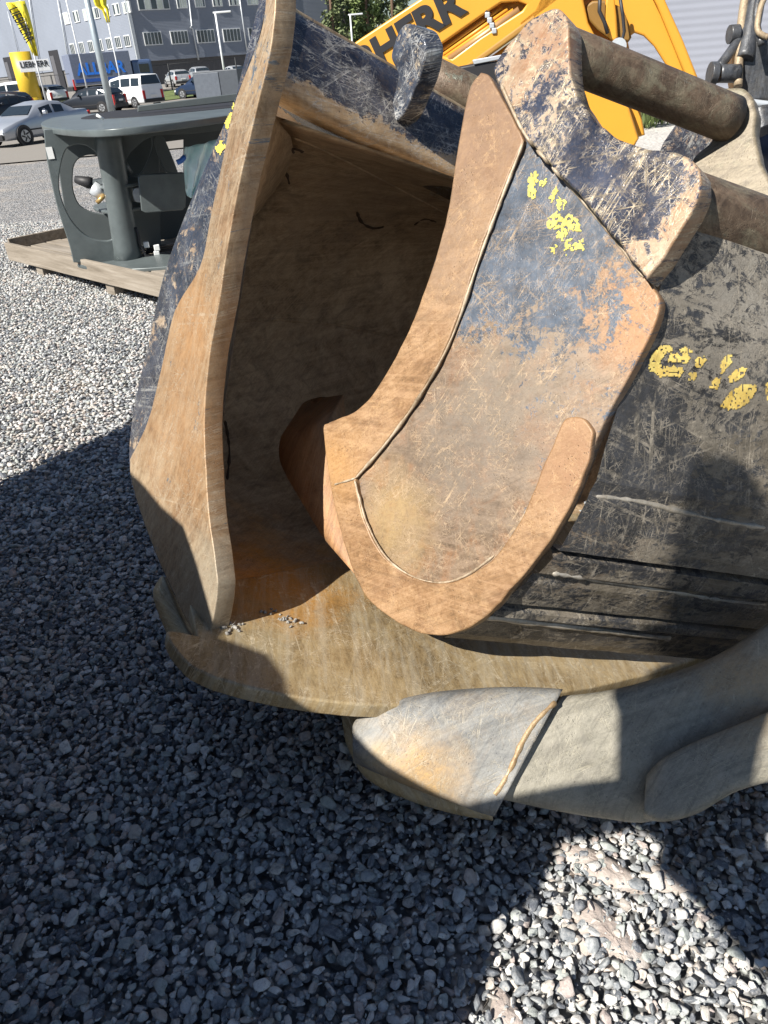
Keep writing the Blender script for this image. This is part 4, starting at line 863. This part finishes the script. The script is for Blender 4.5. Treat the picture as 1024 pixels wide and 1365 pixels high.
for i, x in enumerate((446, 455, 464, 474, 486, 499, 512, 526, 480, 450, 492, 538)):
    p = P(x, 70, 100 + (i * 7) % 22); tb = Vector((p.x, p.y, ter(p.y))); bi = i in (1, 5, 8, 10)
    tree('birch_tree' if bi else 'pine_tree', tb, 8 if i == 8 else 15 + (i * 3) % 6, 2.0 if bi else 1.8, m_birch if bi else m_pine, tn[i], i + 5, .12 if bi else .22, 1700, .55)
# ================================================================== GREY WALL AND ROUGH GROUND AT THE RIGHT
wb = onh(880, 158); gw = empty('warehouse', (wb.x, wb.y, 0), 'plain pale grey warehouse wall behind the yellow boom', 'building')
m_hall = wall_mat('pale_cladding', (.28, .295, .345)); wn = Vector((-.10, -1, 0)).normalized(); FW = Frame(Vector((wb.x, wb.y, 0)), wn)
a0 = FW.px(762, 100)[0]
rect(FW, a0, 22, .5, 9, 0, .3, m_hall, 'wall', gw); rect(FW, a0, 22, -.1, .5, .05, .4, flat('concrete_foot', (.34, .33, .31), .9), 'plinth', gw)
rub = onh(865, 178)
m_rub = flat('rubble_grey', (.42, .40, .37), .95, var=.5, scale=22)
o = sheet('rubble_strip', [(rub.x - 3, rub.y - 4), (rub.x + 5, rub.y - 4), (wb.x + 9, wb.y - .2), (wb.x - 3, wb.y - .2)], .03, m_rub, 30, 30, .12)
def weed(px, py, label, seed, size=.6, n=70):
    r = random.Random(seed); b = onh(px, py); vs, fs = [], []
    for k in range(n):
        a = r.random() * math.tau; L_ = size * (.5 + .6 * r.random()); tilt = .2 + .8 * r.random(); d = Vector((math.cos(a) * tilt, math.sin(a) * tilt, 1)).normalized(); s_ = d.cross(Vector((0, 0, 1))).normalized() * .035; o_ = Vector((r.gauss(0, .12), r.gauss(0, .12), 0)); m_ = o_ + d * L_ * .55; i = len(vs)
        vs += [o_, m_ - s_, o_ + d * L_, m_ + s_]; fs.append((i, i+1, i+2, i+3))
    o = link('weed', mesh(vs, fs), m_birch); o.location = b; tag(o, label, 'plant')
weed(858, 172, 'bigger clump of green weeds below the grey wall, right of the yellow boom', 3, .75, 110); weed(877, 168, 'small thin weed just right of the bigger green clump', 4, .5, 40)
# ================================================================== YELLOW EXCAVATOR ARM
m_boom = flat('machine_yellow', (.66, .31, .035), .35, var=.03, scale=2); m_boomd = flat('machine_yellow_inner', (.60, .32, .04), .5, var=.1)
qY = P(700, 60, 5.6); FY = Frame(qY, Vector((-.28, -1, 0)))
arm = empty('excavator', (qY.x, qY.y, 0), 'bright yellow excavator boom with black lettering and pipes, behind the buckets', 'excavator')
def yp(name, F, pts_, t, mat=m_boom, bev=.015, holes=(), curved=False): return pxplate(name, F, pts_, t, mat, arm, bev, holes, curved=curved)
yp('boom_plate', FY, [(425, 92), (478, 53), (600, -28), (720, -90), (800, -90), (760, -10), (714, 25), (625, 90), (560, 140), (500, 170), (440, 150)], .04,
   holes=[[(578, 68), (590, 58), (650, 16), (668, 4), (690, 2), (702, 6), (696, 14), (640, 50), (603, 78), (590, 74)]])
yp('boom_core', FY.off(-.12), [(425, 95), (600, -20), (720, -85), (790, -85), (712, 18), (625, 84), (560, 136), (500, 165)], .36, m_boomd)
for k, (a, b) in enumerate((((584, 70), (668, 10)), ((588, 74), (676, 12)), ((592, 77), (684, 13)), ((597, 80), (692, 13)))):
    link('hydraulic_pipe', tube_mesh([FY.w(*FY.px(*a), -.06 + .012 * k), FY.w(*FY.px(*b), -.06 + .012 * k)], .013 if k < 3 else .024, 10), m_boom if k < 3 else flat('copper_pipe', (.50, .28, .12), .4, metal=.4), arm)
for k in range(4):
    x, y = 650 + k * 3, 20 + k * 7; link('pipe_clamp', on_frame(box_mesh(.035, .035, .05, .006, False), FY, *FY.px(x, y), -.01), m_gutter, arm)
link('pipe_bracket', tube_mesh([FY.w(*FY.px(648, 14), 0), FY.w(*FY.px(661, 44), 0)], .008, 8), m_black, arm)
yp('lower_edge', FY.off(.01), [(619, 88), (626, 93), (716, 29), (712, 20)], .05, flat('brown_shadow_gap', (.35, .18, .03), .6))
yp('boom_foot', FY.off(-.25), [(560, 175), (655, 75), (716, 30), (775, -40), (820, -40), (860, 180), (800, 200), (700, 200)], .05, m_boom)
yp('undercarriage_block', FY.off(-.3), [(620, 170), (835, 176), (835, 392), (620, 410)], .5, m_black)
yp('boom_leg', FY, [(690, 30), (712, 12), (745, -60), (790, -60), (778, 0), (784, 30), (800, 60), (822, 100), (839, 145), (852, 184), (846, 195), (800, 200), (760, 160)], .05)
yp('boom_leg', FY.off(-.1), [(785, -60), (850, -60), (886, 5), (908, 55), (930, 108), (934, 125), (905, 118), (890, 90), (872, 62), (858, 48), (846, 44), (838, 50), (836, 62), (820, 50), (800, -5)], .05)
yp('boom_leg_edge', FY.off(-.04), [(858, -60), (872, -40), (888, 3), (910, 52), (934, 112), (920, 118), (898, 62), (876, 8), (860, -25)], .05)
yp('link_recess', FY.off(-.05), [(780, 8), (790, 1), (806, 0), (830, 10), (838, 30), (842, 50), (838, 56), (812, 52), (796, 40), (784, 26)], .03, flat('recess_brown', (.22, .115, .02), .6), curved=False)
yp('link_plate', FY.off(-.0), [(808, -10), (818, -10), (822, 20), (824, 50), (818, 56), (811, 50), (806, 20)], .04)
link('hose', tube_mesh([FY.w(*FY.px(x, y), .04) for x, y in ((800, -5), (799, 15), (806, 30), (810, 45))], .014, 8), m_black, arm)
link('hose', tube_mesh([FY.w(*FY.px(x, y), .05) for x, y in ((826, -5), (830, 20), (832, 42), (828, 58), (818, 64))], .012, 8), m_black, arm)
link('cylinder_eye', tube_mesh([FY.w(*FY.px(824, 62), .0), FY.w(*FY.px(824, 62), .12)], .055, 16), m_gutter, arm)
me = text_mesh('LIEBHERR', 1, .012, .045, shear=.0); xs = [v.co.x for v in me.vertices]; ys = [v.co.y for v in me.vertices]
a_, b_ = Vector(FY.px(508, 68)), Vector(FY.px(616, -2)); Lr = (b_ - a_).length / 4.3 * 8; hh = (Vector(FY.px(562, 8)) - Vector(FY.px(582, 43))).length
me.transform(Matrix.Translation((-max(xs), -(max(ys) + min(ys)) / 2, 0))); me.transform(Matrix.Diagonal((Lr / (max(xs) - min(xs)), hh / (max(ys) - min(ys)), 1, 1)))
angb = math.atan2(b_.y - a_.y, b_.x - a_.x); e_ = Vector(FY.px(617, -4)); link('lettering', on_frame(me, FY, e_.x, e_.y, .006, angb), m_ink, arm)
# low dark machine behind the boom
mm = onh(668, 130); lowm = empty('machine_deck', (mm.x, mm.y, 0), 'low black machine deck with a chrome strip below the yellow boom', 'machine')
FM = Frame(P(668, 88, 4.6), Vector((-.1, -1, 0)))
pxplate('deck', FM, [(600, 92), (640, 84), (690, 78), (720, 80), (760, 130), (720, 180), (600, 150)], .3, m_black, lowm, .01, curved=False)
pxplate('chrome_strip', FM.off(.01), [(630, 80), (668, 73), (700, 71), (700, 76), (668, 79), (632, 86)], .03, m_gutter, lowm, .004, curved=False)
# ================================================================== BLACK MACHINE AT THE RIGHT EDGE
mb = onh(1005, 330); blk = empty('hydraulic_unit', (mb.x * 1.25, mb.y * 1.25, 0), 'black hydraulic machine part with hoses hanging at the right edge', 'machine')
m_blk = worn('machine_black', (.035, .037, .042), (.07, .075, .085), scr=(.2, .19, .17), scramt=.3, dirt=(.13, .11, .08), dirtamt=.3, rough=.45, metal=.2, uv=False)
zM = 2.9
def tpx(name, pts_, r_, mat=m_blk, z=zM, seg=14): return link(name, tube_mesh([P(x, y, z) for x, y in [(v.x, v.y) for v in spline(pts_, False, 5)]], r_, seg), mat, blk)
FK = Frame(P(1000, 80, zM), Vector((-.3, -1, .1)))
pxplate('housing', FK, [(990, 50), (1030, 44), (1080, 50), (1080, 145), (1020, 142), (995, 140), (984, 110), (983, 70)], .3, m_blk, blk, .03)
tpx('boss', [(985, 98), (958, 98)], .032); tpx('pin_cap', [(955, 98), (946, 98)], .040); tpx('bracket', [(958, 90), (976, 66), (992, 40)], .018)
tpx('pin_cap', [(984, 45), (972, 46)], .032); tpx('bracket', [(992, 80), (1002, 30), (1012, -30)], .035); tpx('hose', [(996, -20), (990, 20), (986, 60), (984, 115)], .016, m_edge); tpx('hose', [(1010, -20), (1002, 30), (1000, 42)], .022)
tpx('hose', [(1015, 60), (1008, 20), (1016, -20)], .012, m_blk, 2.8); tpx('hose', [(1024, 50), (1010, 40), (1014, 10), (1024, -10)], .010, m_edge, 2.78)
tpx('steel_band', [(1000, 137), (1015, 139), (1040, 142)], .014, m_gutter); tpx('lower_drum', [(1012, 150), (1014, 168), (1016, 176)], .06); 
pxplate('lower_cover', FK.off(-.05), [(1004, 172), (1024, 150), (1080, 150), (1080, 320), (1024, 215), (1012, 210)], .3, flat('dark_blue_cloth', (.03, .045, .09), .8), blk, .03)

# ================================================================== WOODEN PLATFORM AND GREY STEEL FRAME
m_wood = None
def wood():
    g = G('weathered_wood'); o = g.obj(); f = g.noise(g.mapv(o, (1.5, 22, 22), (0, 0, .6)), 1, 6, .7, .4); oi = g.n('ObjectInfo')
    col = g.ramp(f, [(.3, (.10, .088, .072)), (.5, (.22, .195, .165)), (.7, (.34, .31, .27))]); col = g.mix(g.math('MULTIPLY', oi.outputs['Random'], .35), col, (.30, .24, .17))
    g.set(Base_Color=col, Roughness=.85); g.bump(f, .6, .006); return g.m
m_wood = wood()
c0 = onh(12, 338, .16); c1 = onh(232, 390, .16); e1p = (c1 - c0).normalized(); e2p = Vector((-e1p.y, e1p.x, 0)); e2p = e2p if e2p.y > 0 else -e2p
Lp = (c1 - c0).length + .5; pal = empty('wooden_platform', (c0.x, c0.y, 0), 'weathered timber platform on blocks under the grey steel frame', 'pallet', None, math.atan2(e1p.y, e1p.x))
nb = 9; Dp = 1.55
for k in range(nb):
    link('plank', xf(box_mesh(Lp, Dp / nb - .018, .03, .004), (Lp / 2, .05 + (k + .5) * Dp / nb, .165 + .003 * (k % 3))), m_wood, pal, False)
link('edge_board', xf(box_mesh(Lp, .04, .17, .005), (Lp / 2, 0, .10)), m_wood, pal, False); link('edge_board', xf(box_mesh(Lp, .04, .17, .005), (Lp / 2, Dp + .06, .13)), m_wood, pal, False)
link('edge_board', xf(box_mesh(.04, Dp, .16, .005), (.0, Dp / 2 + .03, .14)), m_wood, pal, False)
for k, x in enumerate((.62, 2.02, 3.4)):
    for y in (.18, Dp - .2): link('block', xf(box_mesh(.14, .34, .14, .006), (x, y, .0)), m_wood, pal, False)
for k, x in enumerate((.62, 2.02, 3.4)): link('bearer', xf(box_mesh(.1, Dp, .05, .004), (x, Dp / 2, .115)), m_wood, pal, False)
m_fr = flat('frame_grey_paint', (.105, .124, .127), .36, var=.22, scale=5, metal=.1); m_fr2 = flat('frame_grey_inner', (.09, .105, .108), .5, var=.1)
qF = onh(160, 352, .185); FF0 = Frame(qF, Vector((.30, -1, 0)))
frm = empty('undercarriage', (qF.x, qF.y, .185), 'grey painted cast steel machine frame with oval opening, on the timber platform', 'machine part')
def fp(name, F, pts_, t, mat=m_fr, bev=.008, holes=(), curved=True): return pxplate(name, F, pts_, t, mat, frm, bev, holes, curved=curved)
hole1 = [(79, 250), (81, 222), (88, 200), (100, 193), (114, 194), (126, 202), (135, 216), (142, 250), (148, 290), (151, 316), (138, 321), (118, 316), (100, 300), (87, 278)]
fp('side_wall', FF0, [(58, 172, 'c'), (63, 215), (76, 275), (92, 325), (98, 350, 'c'), (175, 354, 'c'), (150, 172, 'c')], .05, holes=[hole1])
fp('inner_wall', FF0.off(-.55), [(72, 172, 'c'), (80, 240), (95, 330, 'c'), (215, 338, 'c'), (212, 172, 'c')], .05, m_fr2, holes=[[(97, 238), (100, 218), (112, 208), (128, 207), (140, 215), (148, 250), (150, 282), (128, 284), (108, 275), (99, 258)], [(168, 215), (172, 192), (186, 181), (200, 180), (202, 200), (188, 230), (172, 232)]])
col0, col1 = FF0.w(*FF0.px(142, 172), -.02), FF0.w(*FF0.px(172, 348), -.02)
cz = col0.z; rC = .108
cp = lambda k: col1.lerp(col0, k)
link('column', tube_mesh([cp(0), cp(.1), cp(.5), cp(.9), cp(1)], [rC * 1.22, rC * 1.08, rC, rC * 1.02, rC * 1.15], 28), m_fr, frm)
FH = lambda p: Frame(p, Vector((0, 0, 1)), e2p)
def hslab(name, h, pts_, t, mat=m_fr, bev=.008):
    F = Frame(Vector((0, 0, h)), Vector((0, 0, 1)), Vector((0, 1, 0))); r_ = [F.px(v.x, v.y) for v in spline(pts_, True, 6)]; return link(name, plate_mesh(F, r_, t, bev), mat, frm)
hT = cz + .05
hslab('deck_opening_shade', hT + .004, [(108, 158), (187, 155), (330, 141, 'c'), (330, 133, 'c'), (184, 146), (150, 148)], .006, m_dark, .001)  # thin dark sheet on the flange; shade of an open deck put into its colour
hslab('top_flange', hT, [(55, 166), (78, 171), (120, 173), (170, 170), (240, 162), (330, 150, 'c'), (336, 141, 'c'), (300, 142), (200, 148), (150, 150), (100, 153), (66, 158)], .05)
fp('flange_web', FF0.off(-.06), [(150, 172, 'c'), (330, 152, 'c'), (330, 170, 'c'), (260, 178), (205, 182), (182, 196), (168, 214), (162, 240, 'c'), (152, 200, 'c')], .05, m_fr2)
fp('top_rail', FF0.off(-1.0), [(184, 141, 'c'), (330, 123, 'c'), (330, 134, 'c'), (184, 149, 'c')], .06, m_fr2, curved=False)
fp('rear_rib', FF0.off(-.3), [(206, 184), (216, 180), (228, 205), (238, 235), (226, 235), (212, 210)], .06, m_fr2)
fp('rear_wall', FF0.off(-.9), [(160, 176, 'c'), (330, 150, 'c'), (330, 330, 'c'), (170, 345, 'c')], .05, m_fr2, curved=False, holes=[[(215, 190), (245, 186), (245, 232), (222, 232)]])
for y in (243, 276):
    p = cp((348 - y) / (348 - 172)); h = p.z
    hslab('collar_plate', h, [(118 + (y - 243) * .18, y - 1), (128 + (y - 243) * .2, y + 4), (150 + (y - 243) * .2, y + 5), (186, y), (192, y - 3), (188, y - 7), (160, y - 8), (134, y - 6)], .028)
fp('box_plate', FF0.off(.22), [(184, 237), (187, 233), (244, 230), (248, 233), (248, 276), (244, 280), (194, 284), (189, 281)], .07, curved=False)
fp('cylinder', FF0.off(.02), [(178, 252), (192, 252), (192, 268), (180, 268)], .12, m_gutter)
hslab('base_flange', .225, [(92, 342), (104, 352), (140, 357), (180, 358), (235, 354, 'c'), (250, 340, 'c'), (200, 338), (120, 336)], .035)
link('gusset', tube_mesh([FF0.w(*FF0.px(160, 215), -.1), FF0.w(*FF0.px(172, 235), -.1)], .05, 12), m_fr, frm)
link('hydraulic_fitting', tube_mesh([FF0.w(*FF0.px(100, 243), -.25), FF0.w(*FF0.px(118, 247), -.22), FF0.w(*FF0.px(124, 248), -.22)], [.03, .05, .045], 12), m_black, frm)
link('hydraulic_fitting', tube_mesh([FF0.w(*FF0.px(124, 252), -.12), FF0.w(*FF0.px(140, 262), -.1)], [.065, .05], 14), m_gutter, frm)
link('brass_ring', tube_mesh([FF0.w(*FF0.px(133, 264), -.08), FF0.w(*FF0.px(137, 268), -.08)], .055, 14), flat('brass', (.45, .30, .12), .4, metal=.5), frm)
for k in range(3): link('hose', tube_mesh([FF0.w(*FF0.px(x, y + 4 * k), -.05 - .03 * k) for x, y in ((182, 320), (188, 330), (196, 332), (240, 326))], .011, 8), m_black, frm)
link('hose', tube_mesh([FF0.w(*FF0.px(x, y), .04) for x, y in ((180, 302), (184, 312), (186, 325), (194, 340), (205, 341))], .014, 8), m_black, frm)
for x, y in ((195, 326), (209, 330), (209, 338)): link('hose_clamp', on_frame(box_mesh(.05, .05, .05, .006, False), FF0, *FF0.px(x, y), .0), m_white, frm)
link('label_plate', on_frame(box_mesh(.05, .09, .004, 0, False), FF0, *FF0.px(67, 204), .004), m_white, frm)
link('cable', tube_mesh([FF0.w(*FF0.px(x, y), .2) for x, y in ((128, 152), (138, 158))], .012, 6), m_white, frm)
# teal plastic wrap hanging on the frame
Fb = FF0.off(.6); rows_ = []
L_ = spline([(246, 196), (244, 220), (247, 250), (250, 262)], False, 5); R_ = spline([(292, 184), (285, 210), (272, 240), (262, 262)], False, 5)
for i, (a, b) in enumerate(zip(L_, R_)):
    rows_.append([Fb.w(*Fb.px(a.x + (b.x - a.x) * k / 14, a.y + (b.y - a.y) * k / 14), .04 * math.sin(k * 1.1 + i * .3) + .03 * noise.noise(Vector((k * .5, i * .4, 0))) + .1 * math.sin(math.pi * k / 14)) for k in range(15)])
g = G('teal_plastic'); f = g.noise(g.obj(), 5, 5, .6, 1.); g.set(Base_Color=g.ramp(f, [(.35, (.52, .84, .80)), (.65, (.80, .94, .92))]), Roughness=.25); g.bump(f, .6, .02)
me = grid_mesh(rows_, True); wrap = link('plastic_wrap', thicken(me, Vector((0, .03, 0))), g.m); wrap['label'] = 'crinkled teal plastic sheet hanging from the grey steel frame'; wrap['category'] = 'plastic sheet'
link('tie', tube_mesh([Fb.w(*Fb.px(x, y), .05) for x, y in ((246, 208), (240, 214), (235, 216))], .02, 8), flat('tie_blue', (.05, .16, .5), .5), wrap)
# ================================================================== ADDED SHADOW CASTER (unseen plate, outline cut to shade the gravel and buckets)
HS = Vector((SUN_AZ.x, SUN_AZ.y, 0)); LS = Vector((-HS.y, HS.x, 0)); FSH = Frame(HS * .7, -HS); sg = 1 if FSH.e1.dot(LS) > 0 else -1
caster = empty('shadow_caster', tuple(HS * .7), 'added flat plate beside the camera, out of view, cut to shade the gravel', 'shadow caster')
shp = [(-3.64, 0), (-3.68, 3.74), (-3.78, 4.1), (-3.86, 4.5), (-3.0, 4.5), (-1.8, 4.36), (-1.68, 4.33), (-1.55, 4.32), (-1.46, 4.235), (-1.37, 4.13), (-1.32, 4.07), (-1.22, 4.1), (-1.14, 4.08), (-1.07, 4.04), (-.9, 4.0), (-.76, 4.0), (-.70, 4.09), (-.614, 4.22), (-.545, 4.31), (-.61, 4.52), (-.72, 4.68), (-.70, 4.77), (-.67, 4.83), (-.66, 4.94), (-.65, 5.05),
       (-.664, 5.25), (-.64, 5.31), (-.61, 5.33), (-.58, 5.31), (-.55, 5.27), (-.47, 5.12), (-.40, 4.9), (-.36, 4.6), (-.30, 4.31), (-.1, 4.33), (.2, 4.3), (.2, 4.08), (-.2, 4.085), (-.353, 4.127), (-.463, 4.147), (-.475, 4.20), (-.54, 4.20), (-.60, 4.10), (-.66, 4.03), (-.63, 3.98), (-.60, 3.87), (-.63, 3.77), (-.563, 3.665), (-.53, 3.55), (-.4, 3.0), (-.4, 0)]
link('shadow_caster_plate', plate_mesh(FSH, [(a * sg, max(-.0, b - 2.3)) for a, b in shp], .06, .005), flat('caster_grey', (.2, .2, .2), .6), caster)
